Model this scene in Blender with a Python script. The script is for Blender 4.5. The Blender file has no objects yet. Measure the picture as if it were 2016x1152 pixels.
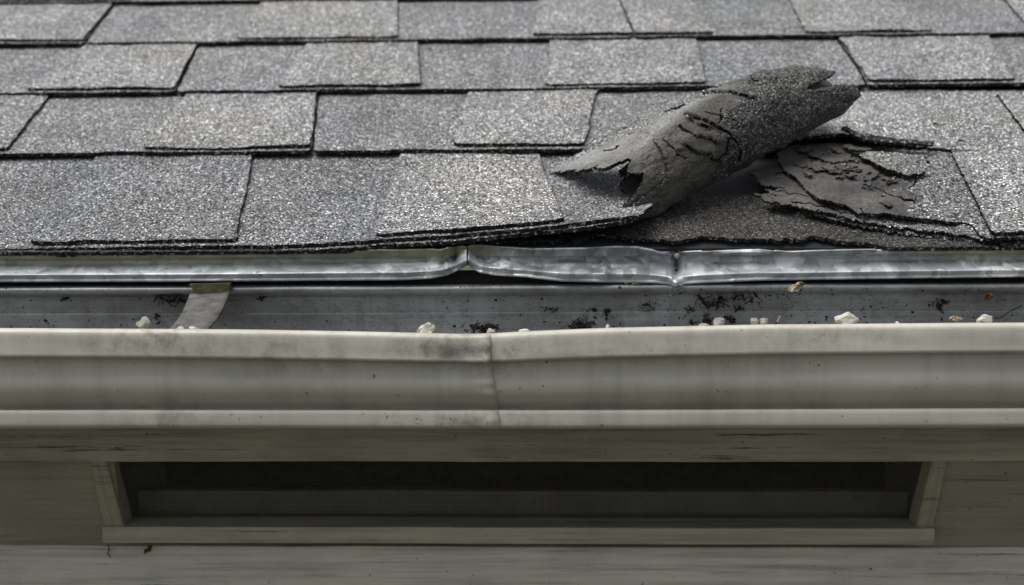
import bpy, bmesh, math, random
import numpy as np
from mathutils import Vector, Matrix

random.seed(7)
RNG = np.random.default_rng(11)
scene = bpy.context.scene
COL = scene.collection

# ------------------------------------------------------------------ camera
F = 2800.0                      # focal length in reference pixels (2016 wide), 50 mm on 36 mm
CX, CY = 1008.0, 576.0
PITCH = math.radians(8.0)       # looking down
YAW = math.radians(2.1)         # turned a little to the left
ROLL = math.radians(0.55)
THETA = math.atan(1476.0 / F) - PITCH     # roof slope, about 20 degrees
EXPO = 0.165                    # shingle exposure, metres
EAVE_DEPTH = 1.139
fw = np.array([-math.sin(YAW) * math.cos(PITCH), math.cos(YAW) * math.cos(PITCH), -math.sin(PITCH)])
r0 = np.array([math.cos(YAW), math.sin(YAW), 0.0])
u0 = np.cross(r0, fw)
rt = r0 * math.cos(ROLL) - u0 * math.sin(ROLL)
up = u0 * math.cos(ROLL) + r0 * math.sin(ROLL)
CAM = -(fw * EAVE_DEPTH + up * (-(497.0 - CY) / F * EAVE_DEPTH))
cam_data = bpy.data.cameras.new("camera")
cam_data.lens = 50.0
cam_data.sensor_width = 36.0
cam_data.clip_start = 0.01
cam_data.clip_end = 3000.0
cam_data.dof.use_dof = True
cam_data.dof.focus_distance = 1.09
cam_data.dof.aperture_fstop = 6.8
cam = bpy.data.objects.new("camera", cam_data)
M = Matrix(((rt[0], up[0], -fw[0], CAM[0]), (rt[1], up[1], -fw[1], CAM[1]),
            (rt[2], up[2], -fw[2], CAM[2]), (0, 0, 0, 1)))
cam.matrix_world = M
COL.objects.link(cam)
scene.camera = cam

# ------------------------------------------------------------------ world, sun, exposure
SUN_EL, SUN_AZ = math.radians(66), math.radians(-105)   # azimuth measured from +Y (behind the roof) towards +X
world = bpy.data.worlds.new("World")
scene.world = world
world.use_nodes = True
wn = world.node_tree.nodes
wl = world.node_tree.links
bg = wn["Background"]
sky = wn.new("ShaderNodeTexSky")
sky.sky_type = 'NISHITA'
sky.sun_disc = False
sky.sun_elevation = SUN_EL
sky.sun_rotation = SUN_AZ
sky.dust_density = 4.0
sky.air_density = 1.0
sky.ozone_density = 1.0
hs = wn.new("ShaderNodeHueSaturation")
hs.inputs["Saturation"].default_value = 0.28
wl.new(sky.outputs[0], hs.inputs["Color"])
wl.new(hs.outputs[0], bg.inputs["Color"])
bg.inputs["Strength"].default_value = 0.07
sun_data = bpy.data.lights.new("sun", 'SUN')
sun_data.energy = 1.5
sun_data.angle = math.radians(50)
sun_data.color = (1.0, 0.97, 0.92)
sun = bpy.data.objects.new("sun", sun_data)
sd = Vector((math.sin(SUN_AZ) * math.cos(SUN_EL), math.cos(SUN_AZ) * math.cos(SUN_EL), math.sin(SUN_EL)))
sun.rotation_euler = sd.to_track_quat('Z', 'Y').to_euler()
sun.location = sd * 5
COL.objects.link(sun)
scene.view_settings.view_transform = 'Standard'
scene.view_settings.look = 'None'
scene.view_settings.exposure = 1.15
scene.view_settings.gamma = 1.0
scene.view_settings.use_curve_mapping = False

# ------------------------------------------------------------------ coordinates
US = np.array([0.0, math.cos(THETA), math.sin(THETA)])      # up the slope
UN = np.array([0.0, -math.sin(THETA), math.cos(THETA)])     # roof normal


def ray(px, py):
    px = np.asarray(px, float)
    py = np.asarray(py, float)
    d = fw + ((px - CX) / F)[..., None] * rt - ((py - CY) / F)[..., None] * up
    return d


def at_y(px, py, Y):
    """point of the vertical plane at depth Y that a picture position falls on"""
    d = ray(px, py)
    t = (np.asarray(Y, float) - CAM[1]) / d[..., 1]
    return CAM + d * t[..., None]


def z_at(py, Y, px=1008.0):
    return at_y(px, py, Y)[..., 2]


def roof_at(px, py, n):
    """(x, s) on the roof plane raised by n"""
    d = ray(px, py)
    t = (np.asarray(n, float) - CAM @ UN) / (d @ UN)
    P = CAM + d * t[..., None]
    return P[..., 0], P @ US


def x_on(px, s, n):
    """x of the point at slope distance s, height n that shows at column px"""
    P0 = s * US + n * UN - CAM
    k = (px - CX) / F
    # (P0 + x ex).rt = k (P0 + x ex).fw
    return (k * (P0 @ fw) - P0 @ rt) / (rt[0] - k * fw[0])


def R(x, s, n):
    x, s, n = np.broadcast_arrays(np.asarray(x, float), np.asarray(s, float), np.asarray(n, float))
    return np.stack([x, s * US[1] + n * UN[1], s * US[2] + n * UN[2]], -1)


def project(P):
    q = P - CAM
    w = q @ fw
    return CX + F * (q @ rt) / w, CY - F * (q @ up) / w


# ------------------------------------------------------------------ noise
def _h(ix, iy, seed):
    v = np.sin(ix * 127.1 + iy * 311.7 + seed * 74.7) * 43758.5453
    return v - np.floor(v)


def vnoise(x, y=0.0, seed=0):
    x, y = np.broadcast_arrays(np.asarray(x, float), np.asarray(y, float))
    ix, iy = np.floor(x), np.floor(y)
    fx, fy = x - ix, y - iy
    fx = fx * fx * (3 - 2 * fx)
    fy = fy * fy * (3 - 2 * fy)
    a = _h(ix, iy, seed) * (1 - fx) + _h(ix + 1, iy, seed) * fx
    b = _h(ix, iy + 1, seed) * (1 - fx) + _h(ix + 1, iy + 1, seed) * fx
    return (a * (1 - fy) + b * fy) * 2 - 1


def fbm(x, y=0.0, seed=0, o=4):
    t, a = 0.0, 1.0
    x = np.asarray(x, float)
    y = np.asarray(y, float)
    for k in range(o):
        t = t + a * vnoise(x, y, seed + k * 13)
        x, y, a = x * 2.03, y * 2.03, a * 0.5
    return t


def sstep(a, b, x):
    t = np.clip((np.asarray(x, float) - a) / (b - a), 0, 1)
    return t * t * (3 - 2 * t)


def in_poly(px, py, poly):
    poly = np.asarray(poly, float)
    ins = np.zeros(px.shape, bool)
    j = len(poly) - 1
    for i in range(len(poly)):
        xi, yi = poly[i]
        xj, yj = poly[j]
        c = ((yi > py) != (yj > py)) & (px < (xj - xi) * (py - yi) / (yj - yi + 1e-12) + xi)
        ins ^= c
        j = i
    return ins


def dist_line(px, py, pts):
    best = np.full(px.shape, 1e9)
    for (x0, y0), (x1, y1) in zip(pts[:-1], pts[1:]):
        dx, dy = x1 - x0, y1 - y0
        t = np.clip(((px - x0) * dx + (py - y0) * dy) / (dx * dx + dy * dy + 1e-9), 0, 1)
        best = np.minimum(best, np.hypot(px - x0 - t * dx, py - y0 - t * dy))
    return best


# ------------------------------------------------------------------ object helpers
def world_loc(o):
    p = Vector(o.location)
    while o.parent:
        o = o.parent
        p = p + o.location
    return p


def finish(name, verts, faces, mats, fmat=None, smooth=True, parent=None, origin=None, attrs=None, flat_mats=()):
    """verts in world coordinates -> one mesh object whose origin lies at the base of the piece"""
    V = np.asarray(verts, float)
    if origin is None:
        mn, mx = V.min(0), V.max(0)
        origin = ((mn[0] + mx[0]) / 2, (mn[1] + mx[1]) / 2, mn[2])
    O = np.asarray(origin, float)
    me = bpy.data.meshes.new(name)
    me.from_pydata((V - O).tolist(), [], [tuple(int(i) for i in f) for f in faces])
    for m in mats:
        me.materials.append(m)
    if fmat is not None:
        me.polygons.foreach_set("material_index", np.asarray(fmat, np.int32))
    sm = np.full(len(me.polygons), bool(smooth))
    if flat_mats and fmat is not None:
        for k in flat_mats:
            sm[np.asarray(fmat) == k] = False
    me.polygons.foreach_set("use_smooth", sm)
    if attrs:
        for an, av in attrs.items():
            at = me.attributes.new(an, 'FLOAT', 'POINT')
            at.data.foreach_set("value", np.asarray(av, np.float32))
    me.update()
    o = bpy.data.objects.new(name, me)
    COL.objects.link(o)
    if parent is not None:
        o.parent = parent
        o.location = Vector(O) - world_loc(parent)
    else:
        o.location = O
    return o


def tag(o, label, cat, group=None, kind=None):
    o["label"] = label
    if cat:
        o["category"] = cat
    if group:
        o["group"] = group
    if kind:
        o["kind"] = kind
    return o


def thing(name, loc, label, cat, group=None):
    o = bpy.data.objects.new(name, None)
    o.empty_display_size = 0.02
    COL.objects.link(o)
    o.location = loc
    return tag(o, label, cat, group)


def shell(name, P, Q, mask, mats, parent=None, attrs=None):
    """closed sheet: P top points (nu+1, nv+1, 3), Q underside, mask (nu, nv) keeps cells"""
    nu, nv = mask.shape
    idx = np.arange((nu + 1) * (nv + 1)).reshape(nu + 1, nv + 1)
    n = idx.size
    i, j = np.nonzero(mask)
    top = np.stack([idx[i, j], idx[i + 1, j], idx[i + 1, j + 1], idx[i, j + 1]], -1)
    bot = np.stack([idx[i, j], idx[i, j + 1], idx[i + 1, j + 1], idx[i + 1, j]], -1) + n
    mp = np.zeros((nu + 2, nv + 2), bool)
    mp[1:-1, 1:-1] = mask
    sides = []
    for di, dj, c in ((-1, 0, ((0, 1), (0, 0))), (1, 0, ((1, 0), (1, 1))), (0, -1, ((0, 0), (1, 0))), (0, 1, ((1, 1), (0, 1)))):
        e = ~mp[i + 1 + di, j + 1 + dj]
        ii, jj = i[e], j[e]
        a = idx[ii + c[0][0], jj + c[0][1]]
        b = idx[ii + c[1][0], jj + c[1][1]]
        sides.append(np.stack([b, a, a + n, b + n], -1))
    sides = np.concatenate(sides)
    faces = np.concatenate([top, bot, sides])
    fm = np.concatenate([np.zeros(len(top), int), np.full(len(bot), 2 if len(mats) > 2 else 1), np.ones(len(sides), int)])
    V = np.concatenate([P.reshape(-1, 3), Q.reshape(-1, 3)])
    used, inv = np.unique(faces, return_inverse=True)
    faces = inv.reshape(faces.shape)
    at = None
    if attrs:
        at = {k: np.concatenate([v.reshape(-1), v.reshape(-1)])[used] for k, v in attrs.items()}
    return finish(name, V[used], faces, mats, fm, True, parent, None, at, flat_mats=(1,))


def sheet(name, x, s, n, th, mats, parent=None, mask=None, attrs=None):
    """sheet laid on the roof, given as roof coordinates of its top"""
    x, s, n = np.broadcast_arrays(x, s, n)
    P = R(x, s, n)
    Q = R(x, s, n - th)
    if mask is None:
        mask = np.ones((x.shape[0] - 1, x.shape[1] - 1), bool)
    return shell(name, P, Q, mask, mats, parent, attrs)


def box(name, x0, x1, y0, y1, z0, z1, mat, parent=None, bev=0.0015, wob=0.0, nx=1):
    """board with softened edges, optionally split along its length and slightly uneven"""
    bm = bmesh.new()
    bmesh.ops.create_cube(bm, size=1.0)
    for v in bm.verts:
        v.co = Vector(((x0 + x1) / 2 + v.co.x * (x1 - x0), (y0 + y1) / 2 + v.co.y * (y1 - y0), (z0 + z1) / 2 + v.co.z * (z1 - z0)))
    if nx > 1:
        ed = [e for e in bm.edges if abs(e.verts[0].co.x - e.verts[1].co.x) > 1e-6]
        bmesh.ops.subdivide_edges(bm, edges=ed, cuts=nx - 1)
    if bev:
        ed = [e for e in bm.edges if len(e.link_faces) == 2 and e.calc_face_angle(0) > 0.5]
        bmesh.ops.bevel(bm, geom=ed, offset=bev, segments=2, affect='EDGES', profile=0.6)
    V = np.array([v.co[:] for v in bm.verts])
    if wob:
        V[:, 2] += wob * fbm(V[:, 0] * 9, V[:, 1] * 3, 5)
        V[:, 1] += wob * fbm(V[:, 0] * 7 + 9, V[:, 2] * 3, 6)
    Fc = [[v.index for v in f.verts] for f in bm.faces]
    bm.free()
    return finish(name, V, Fc, [mat], None, False, parent)


def sweep(name, P, mats, parent=None, th=0.0, attrs=None, flip=False, origin=None):
    """open surface from a grid of points; th gives it sheet-metal thickness"""
    nu, nv = P.shape[0] - 1, P.shape[1] - 1
    idx = np.arange((nu + 1) * (nv + 1)).reshape(nu + 1, nv + 1)
    f = np.stack([idx[:-1, :-1], idx[1:, :-1], idx[1:, 1:], idx[:-1, 1:]], -1).reshape(-1, 4)
    if flip:
        f = f[:, ::-1]
    o = finish(name, P.reshape(-1, 3), f, mats, None, True, parent, origin, attrs)
    if th:
        m = o.modifiers.new("sheet", 'SOLIDIFY')
        m.thickness = th
        m.offset = -1
    return o


def dense(pts, n):
    """smooth resampling of a profile (Catmull-Rom)"""
    p = np.asarray(pts, float)
    p = np.vstack([2 * p[0] - p[1], p, 2 * p[-1] - p[-2]])
    out = []
    for i in range(1, len(p) - 2):
        for t in np.linspace(0, 1, n, endpoint=False):
            a, b, c, d = p[i - 1], p[i], p[i + 1], p[i + 2]
            out.append(0.5 * ((2 * b) + (c - a) * t + (2 * a - 5 * b + 4 * c - d) * t * t + (3 * b - a - 3 * c + d) * t ** 3))
    out.append(p[-2])
    return np.array(out)


# ------------------------------------------------------------------ materials
class MT:
    def __init__(self, name):
        self.m = bpy.data.materials.new(name)
        self.m.use_nodes = True
        self.t = self.m.node_tree
        self.b = self.t.nodes["Principled BSDF"]
        g = self.t.nodes.new("ShaderNodeNewGeometry")
        self.pos = g.outputs["Position"]

    def link(self, a, b):
        self.t.links.new(a, b)

    def node(self, kind, **kw):
        n = self.t.nodes.new(kind)
        for k, v in kw.items():
            setattr(n, k, v)
        return n

    def val(self, sock, v):
        if isinstance(v, bpy.types.NodeSocket):
            self.link(v, sock)
        else:
            sock.default_value = v

    def scaled(self, sc, src=None, off=(0, 0, 0)):
        n = self.node("ShaderNodeMapping")
        n.inputs["Scale"].default_value = sc
        n.inputs["Location"].default_value = off
        self.link(src or self.pos, n.inputs["Vector"])
        return n.outputs[0]

    def noise(self, scale, detail=4, rough=0.55, sc=(1, 1, 1), off=(0, 0, 0), col=False):
        n = self.node("ShaderNodeTexNoise")
        n.inputs["Scale"].default_value = scale
        n.inputs["Detail"].default_value = detail
        n.inputs["Roughness"].default_value = rough
        self.link(self.scaled(sc, off=off), n.inputs["Vector"])
        return n.outputs["Color" if col else "Fac"]

    def voro(self, scale, sc=(1, 1, 1), feature='F1', vec=None, rnd=1.0):
        n = self.node("ShaderNodeTexVoronoi", feature=feature)
        n.inputs["Scale"].default_value = scale
        n.inputs["Randomness"].default_value = rnd
        self.link(self.scaled(sc, vec), n.inputs["Vector"])
        return n

    def ramp(self, fac, stops, interp='LINEAR'):
        n = self.node("ShaderNodeValToRGB")
        cr = n.color_ramp
        cr.interpolation = interp
        while len(cr.elements) < len(stops):
            cr.elements.new(0.5)
        for e, (p, c) in zip(cr.elements, stops):
            e.position = p
            e.color = (c, c, c, 1) if isinstance(c, (int, float)) else (*c, 1)
        self.link(fac, n.inputs["Fac"])
        return n.outputs["Color"]

    def mix(self, fac, a, b, mode='MIX'):
        n = self.node("ShaderNodeMix", data_type='RGBA', blend_type=mode)
        self.val(n.inputs["Factor"], fac)
        for s, v in ((n.inputs[6], a), (n.inputs[7], b)):
            if isinstance(v, tuple):
                v = (*v, 1) if len(v) == 3 else v
            elif isinstance(v, (int, float)):
                v = (v, v, v, 1)
            self.val(s, v)
        return n.outputs[2]

    def math(self, op, a, b=0.0, clamp=False):
        n = self.node("ShaderNodeMath", operation=op, use_clamp=clamp)
        self.val(n.inputs[0], a)
        self.val(n.inputs[1], b)
        return n.outputs[0]

    def bump(self, h, strength=0.5, dist=0.001, prev=None):
        n = self.node("ShaderNodeBump")
        n.inputs["Strength"].default_value = strength
        n.inputs["Distance"].default_value = dist
        self.link(h, n.inputs["Height"])
        if prev:
            self.link(prev, n.inputs["Normal"])
        return n.outputs[0]

    def sep(self, axis):
        n = self.node("ShaderNodeSeparateXYZ")
        self.link(self.pos, n.inputs[0])
        return n.outputs[axis]

    def attr(self, name):
        n = self.node("ShaderNodeAttribute", attribute_name=name)
        return n.outputs["Fac"]

    def spot(self, x, y, z, rx, ry, rz):
        """soft blob mask round a point, for stains that have a place of their own"""
        n = self.node("ShaderNodeMapping")
        n.inputs["Scale"].default_value = (1 / rx, 1 / ry, 1 / rz)
        n.inputs["Location"].default_value = (-x / rx, -y / ry, -z / rz)
        self.link(self.pos, n.inputs["Vector"])
        l = self.node("ShaderNodeVectorMath", operation='LENGTH')
        self.link(n.outputs[0], l.inputs[0])
        return self.math('SUBTRACT', 1.0, l.outputs["Value"], True)

    def out(self, color=None, rough=None, normal=None, metal=None, spec=None):
        if color is not None:
            self.val(self.b.inputs["Base Color"], color if not isinstance(color, tuple) else (*color, 1))
        if rough is not None:
            self.val(self.b.inputs["Roughness"], rough)
        if metal is not None:
            self.val(self.b.inputs["Metallic"], metal)
        if spec is not None:
            self.val(self.b.inputs["Specular IOR Level"], spec)
        if normal is not None:
            self.link(normal, self.b.inputs["Normal"])
        return self.m


def granule_color(t, gain, tint, warm=0.5, cell=640):
    v = t.voro(cell)
    sepc = t.node("ShaderNodeSeparateColor")
    t.link(v.outputs["Color"], sepc.inputs[0])
    g = gain
    c = t.ramp(sepc.outputs[0], [(0.0, 0.012 * g), (0.18, 0.045 * g), (0.40, 0.135 * g), (0.68, 0.20 * g), (0.88, 0.29 * g), (0.96, 0.56 * g), (1.0, 0.82 * g)])
    hue = t.ramp(sepc.outputs[1], [(0.0, (0.86, 0.95, 1.12)), (0.3, (0.97, 1.0, 1.03)), (0.7, (1.0, 1.0, 1.0)), (0.86, (1.06, 1.0, 0.93)), (0.97, (1.2, 1.0, 0.78)), (1.0, (1.2, 0.98, 0.75))])
    c = t.mix(warm, c, t.mix(1.0, c, hue, 'MULTIPLY'))
    c = t.mix(1.0, c, tint, 'MULTIPLY')
    big = t.ramp(t.noise(14, 4, 0.6), [(0.25, 0.72), (0.5, 0.98), (0.75, 1.2)])
    c = t.mix(1.0, c, big, 'MULTIPLY')
    c = t.mix(1.0, c, t.ramp(v.outputs["Distance"], [(0.3, 1.12), (0.55, 0.8), (0.8, 0.3)]), 'MULTIPLY')
    # run-off streaks down the slope, faint brown and blue patches
    stk = t.ramp(t.noise(34, 4, 0.6, (1, 0.10, 0.10), off=(1.7, 0, 0)), [(0.3, 0.88), (0.6, 1.05)])
    c = t.mix(1.0, c, stk, 'MULTIPLY')
    c = t.mix(1.0, c, t.ramp(t.noise(7, 3, 0.5, off=(3, 1, 0)), [(0.35, (0.97, 0.99, 1.03)), (0.5, (1, 1, 1)), (0.66, (1.02, 1.0, 0.97))]), 'MULTIPLY')
    # granules worn off here and there: bare dark asphalt shows
    worn = t.ramp(t.noise(120, 3, 0.7), [(0.66, 0.0), (0.72, 1.0)])
    c = t.mix(t.math('MULTIPLY', worn, 0.7), c, (0.03, 0.03, 0.032))
    h = t.ramp(v.outputs["Distance"], [(0.0, 1.0), (0.45, 0.75), (0.8, 0.0)])
    return c, h, sepc.outputs[2]


def granule_mat(name, gain, tint, warm=0.6, cell=640, bump=0.85):
    t = MT(name)
    c, h, rnd = granule_color(t, gain, tint, warm, cell)
    n = t.bump(h, bump, 0.0011)
    return t.out(c, t.ramp(rnd, [(0, 0.45), (1, 0.85)]), n, spec=0.35)


def torn_mat(name, gain, bare_col, bare_col2, tint=(1, 1, 1), cell=640):
    """granules where the surface kept them, bare felt where the point attribute 'bare' says so"""
    t = MT(name)
    c, h, rnd = granule_color(t, gain, tint, 0.6, cell)
    b = t.attr("bare")
    f = t.ramp(t.math('ADD', b, t.math('ADD', t.math('MULTIPLY', t.math('SUBTRACT', t.noise(190, 4, 0.75), 0.5), 0.9), t.math('MULTIPLY', t.math('SUBTRACT', t.noise(38, 4, 0.6), 0.5), 1.1))), [(0.42, 0.0), (0.58, 1.0)])
    bc = t.mix(t.ramp(t.noise(26, 5, 0.6), [(0.35, 0.0), (0.65, 1.0)]), bare_col, bare_col2)
    bc = t.mix(1.0, bc, t.ramp(t.noise(520, 4, 0.8), [(0.32, 0.32), (0.5, 0.95), (0.66, 1.45)]), 'MULTIPLY')
    crk = t.ramp(t.noise(75, 5, 0.75, (1, 1, 1)), [(0.485, 1.0), (0.5, 0.25), (0.515, 1.0)])
    bc = t.mix(0.55, bc, t.mix(1.0, bc, crk, 'MULTIPLY'))
    lit_ = t.attr("flap_light")  # upward-facing flap top brightened: its light is painted into the colour
    bc = t.mix(lit_, bc, t.mix(1.0, bc, (2.1, 2.2, 2.35), 'MULTIPLY'))
    c = t.mix(lit_, c, t.mix(1.0, c, (2.1, 2.15, 2.25), 'MULTIPLY'))
    col = t.mix(f, c, bc)
    n1 = t.bump(t.mix(f, h, t.math('MULTIPLY', t.noise(520, 4, 0.8), 0.8)), 0.8, 0.0011)
    n2 = t.bump(t.noise(60, 5, 0.65), 0.55, 0.005, n1)
    return t.out(col, 0.8, n2, spec=0.25)


def edge_mat():
    t = MT("asphalt_edge")
    v = t.voro(520)
    sepc = t.node("ShaderNodeSeparateColor")
    t.link(v.outputs["Color"], sepc.inputs[0])
    c = t.ramp(sepc.outputs[0], [(0.0, 0.006), (0.7, 0.014), (0.86, 0.03), (0.93, 0.13), (1.0, 0.3)])
    return t.out(c, 0.85, t.bump(v.outputs["Distance"], 0.8, 0.001), spec=0.2)


def plain_mat(name, col, rough=0.8, var=0.3, scale=60, bump=0.3, spec=0.3):
    t = MT(name)
    k = t.ramp(t.noise(scale, 5, 0.65), [(0.3, 1 - var), (0.7, 1 + var)])
    c = t.mix(1.0, col, k, 'MULTIPLY')
    return t.out(c, rough, t.bump(t.noise(scale * 4, 4, 0.7), bump, 0.0015), spec=spec)


def paint_color(t, col, dirt=(0.10, 0.085, 0.055), amount=0.5, speck=True, ssc=(2.2, 1, 0.35)):
    base = t.mix(1.0, col, t.ramp(t.noise(9, 5, 0.6), [(0.3, 0.86), (0.7, 1.08)]), 'MULTIPLY')
    st = t.ramp(t.noise(13, 5, 0.65, ssc), [(0.5, 0.0), (0.78, 1.0)])
    base = t.mix(t.math('MULTIPLY', st, amount), base, t.mix(0.55, base, dirt))
    if speck:
        dv = t.node("ShaderNodeVectorMath", operation='MULTIPLY_ADD')
        t.link(t.noise(260, 3, 0.6, col=True), dv.inputs[0])
        dv.inputs[1].default_value = (0.009, 0.009, 0.009)
        t.link(t.pos, dv.inputs[2])
        v = t.voro(120, (1, 1, 1), vec=dv.outputs[0])
        s2 = t.node("ShaderNodeSeparateColor")
        t.link(v.outputs["Color"], s2.inputs[0])
        near = t.math('LESS_THAN', v.outputs["Distance"], t.math('MULTIPLY', s2.outputs[1], 0.13))
        pick = t.math('GREATER_THAN', s2.outputs[0], 0.5)
        base = t.mix(t.math('MULTIPLY', t.math('MULTIPLY', near, pick), 0.85), base, (0.035, 0.03, 0.022))
    return base


def gutter_paint():
    t = MT("gutter_paint")
    c = paint_color(t, (0.47, 0.452, 0.392))
    run = t.ramp(t.noise(34, 5, 0.65, (2.0, 0.3, 0.10)), [(0.48, 0.0), (0.72, 1.0)])
    c = t.mix(t.math('MULTIPLY', run, 0.2), c, (0.17, 0.155, 0.115))
    # grime smears, each with a shape and place of its own: round the bent joint and under the strap
    for (px, py, rx, rz, k) in ((945, 690, 0.085, 0.03, 0.65), (845, 682, 0.05, 0.02, 0.65), (300, 668, 0.075, 0.017, 0.85),
                                (560, 700, 0.10, 0.03, 0.5), (1250, 690, 0.11, 0.015, 0.4), (1640, 660, 0.12, 0.014, 0.45),
                                (945, 835, 0.10, 0.012, 0.7), (330, 830, 0.05, 0.02, 0.5)):
        p = at_y(px, py, -0.12)
        m = t.spot(p[0], p[1], p[2], rx, 0.06, rz)
        n = t.ramp(t.noise(80, 6, 0.75, (1.0, 1, 0.9), off=(px * 0.01, 0, 0)), [(0.44, 0.0), (0.66, 1.0)])
        c = t.mix(t.math('MULTIPLY', t.math('MULTIPLY', m, n), k * 1.1, True), c, (0.085, 0.068, 0.052))
    n = t.bump(t.noise(16, 3, 0.5), 0.12, 0.006)
    n = t.bump(t.noise(500, 2, 0.5), 0.08, 0.0004, n)
    return t.out(c, t.ramp(t.noise(40, 4), [(0.3, 0.38), (0.7, 0.62)]), n, spec=0.4)


def gutter_back_mat():
    t = MT("gutter_back_metal")
    c = t.mix(t.ramp(t.noise(7, 5, 0.6, (1, 1, 2.5)), [(0.38, 0.0), (0.66, 1.0)]), (0.175, 0.18, 0.176), (0.31, 0.33, 0.338))
    st = t.ramp(t.noise(30, 6, 0.75, (0.9, 1, 1.4)), [(0.47, 0.0), (0.495, 0.55), (0.51, 0.0)])
    c = t.mix(t.math('MULTIPLY', st, 1.0), c, (0.07, 0.062, 0.048))
    dr = t.ramp(t.noise(40, 4, 0.6, (1.6, 1, 0.12)), [(0.5, 0.0), (0.75, 1.0)])
    c = t.mix(t.math('MULTIPLY', dr, 0.5), c, (0.10, 0.10, 0.09))
    hl = t.ramp(t.noise(130, 2, 0.5, (0.02, 0.02, 1.0)), [(0.4, 0.9), (0.6, 1.1)])
    c = t.mix(1.0, c, hl, 'MULTIPLY')
    v = t.voro(150)
    s2 = t.node("ShaderNodeSeparateColor")
    t.link(v.outputs["Color"], s2.inputs[0])
    near = t.math('LESS_THAN', v.outputs["Distance"], t.math('MULTIPLY', s2.outputs[1], 0.2))
    pick = t.math('GREATER_THAN', s2.outputs[0], 0.75)
    c = t.mix(t.math('MULTIPLY', near, pick), c, (0.012, 0.012, 0.012))
    return t.out(c, 0.36, t.bump(t.noise(14, 3), 0.12, 0.005), metal=0.3, spec=0.5)


def galvanised(name="galvanised_metal"):
    t = MT(name)
    v = t.voro(110, (1, 1, 1.3))
    s2 = t.node("ShaderNodeSeparateColor")
    t.link(v.outputs["Color"], s2.inputs[0])
    sp = t.ramp(s2.outputs[0], [(0.0, 0.27), (1.0, 0.48)])
    c = t.mix(1.0, sp, (0.93, 0.99, 1.04), 'MULTIPLY')
    # white rust blooms
    wr = t.ramp(t.noise(38, 6, 0.7, (1, 1, 0.7)), [(0.52, 0.0), (0.6, 1.0)])
    xm = t.math('MULTIPLY', wr, t.ramp(t.noise(5, 2, 0.5, (1, 0.1, 0.1), off=(2.3, 0, 0)), [(0.42, 0.0), (0.6, 1.0)]))
    c = t.mix(t.math('MULTIPLY', xm, 0.75), c, (0.75, 0.76, 0.77))
    # algae and oxide: the upper part of the face, thin runs below; only the older stretches
    a = t.attr("age")
    run = t.noise(150, 4, 0.6, (1, 1, 0.12))
    blot = t.noise(45, 5, 0.65)
    f = t.math('MULTIPLY', a, t.math('ADD', t.math('MULTIPLY', run, 1.1), t.math('MULTIPLY', blot, 0.9)))
    f = t.ramp(f, [(0.25, 0.0), (1.0, 0.9)])
    al = t.mix(t.ramp(t.noise(30, 4), [(0.4, 0.0), (0.6, 1.0)]), (0.20, 0.19, 0.085), (0.33, 0.315, 0.20))
    c = t.mix(f, c, al)
    dk = t.ramp(t.noise(90, 4, 0.7), [(0.64, 0.0), (0.70, 1.0)])
    c = t.mix(t.math('MULTIPLY', dk, 0.6), c, (0.05, 0.05, 0.045))
    met = t.math('SUBTRACT', 0.75, t.math('MULTIPLY', t.math('MAXIMUM', f, t.math('MULTIPLY', xm, 0.7)), 0.85), True)
    ro = t.mix(f, t.ramp(s2.outputs[1], [(0, 0.46), (1, 0.66)]), 0.7)
    n = t.bump(t.noise(9, 3, 0.5), 0.25, 0.006)
    n = t.bump(t.noise(140, 3, 0.6), 0.10, 0.001, n)
    return t.out(c, ro, n, metal=met, spec=0.5)


def wood_paint(name, col, grain=1.0, gsc=(5, 60, 170)):
    t = MT(name)
    c = paint_color(t, col, amount=0.7, ssc=(0.8, 1, 2.5))
    g = t.noise(1, 6, 0.7, gsc)
    c = t.mix(0.7 * grain, c, t.mix(1.0, c, t.ramp(g, [(0.33, 0.48), (0.52, 0.98), (0.7, 1.12)]), 'MULTIPLY'))
    ck = t.ramp(t.noise(1, 5, 0.8, (7, 60, 300), off=(4, 2, 1)), [(0.60, 0.0), (0.62, 1.0)])
    zone = t.ramp(t.noise(5, 3, 0.5, off=(7, 0, 0)), [(0.40, 0.0), (0.55, 1.0)])
    c = t.mix(t.math('MULTIPLY', t.math('MULTIPLY', ck, zone), 0.85 * grain), c, (0.035, 0.033, 0.026))
    n = t.bump(g, 0.9 * grain, 0.0016)
    n = t.bump(t.noise(220, 3, 0.6), 0.2, 0.0006, n)
    return t.out(c, 0.62, n, spec=0.3)


MAT = {}
MAT["light"] = granule_mat("granules_light_grey", 1.5, (1.0, 1.0, 0.985))
MAT["mid"] = granule_mat("granules_mid_grey", 1.2, (0.98, 1.0, 1.01))
MAT["dark"] = granule_mat("granules_slate_grey", 1.02, (0.97, 1.0, 1.03), warm=0.8)
MAT["starter"] = granule_mat("granules_brown_black", 0.27, (1.0, 0.95, 0.86), warm=0.4)
MAT["edge"] = edge_mat()
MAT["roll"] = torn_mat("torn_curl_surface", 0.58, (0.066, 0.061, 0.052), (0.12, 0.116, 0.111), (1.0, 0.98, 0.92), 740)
MAT["torn"] = torn_mat("torn_felt_surface", 1.1, (0.040, 0.040, 0.042), (0.112, 0.104, 0.094))
MAT["under"] = plain_mat("shingle_underside", (0.12, 0.115, 0.11), 0.85, 0.35, 90, 0.5)
MAT["flake"] = granule_mat("granules_on_flake", 1.1, (1.0, 1.0, 0.94))
MAT["felt"] = plain_mat("roofing_felt", (0.022, 0.022, 0.024), 0.7, 0.3, 40, 0.3)
MAT["deck"] = plain_mat("deck_wood", (0.16, 0.115, 0.07), 0.8, 0.3, 30, 0.3)
MAT["paint"] = gutter_paint()
MAT["back"] = gutter_back_mat()
MAT["galv"] = galvanised()
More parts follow.
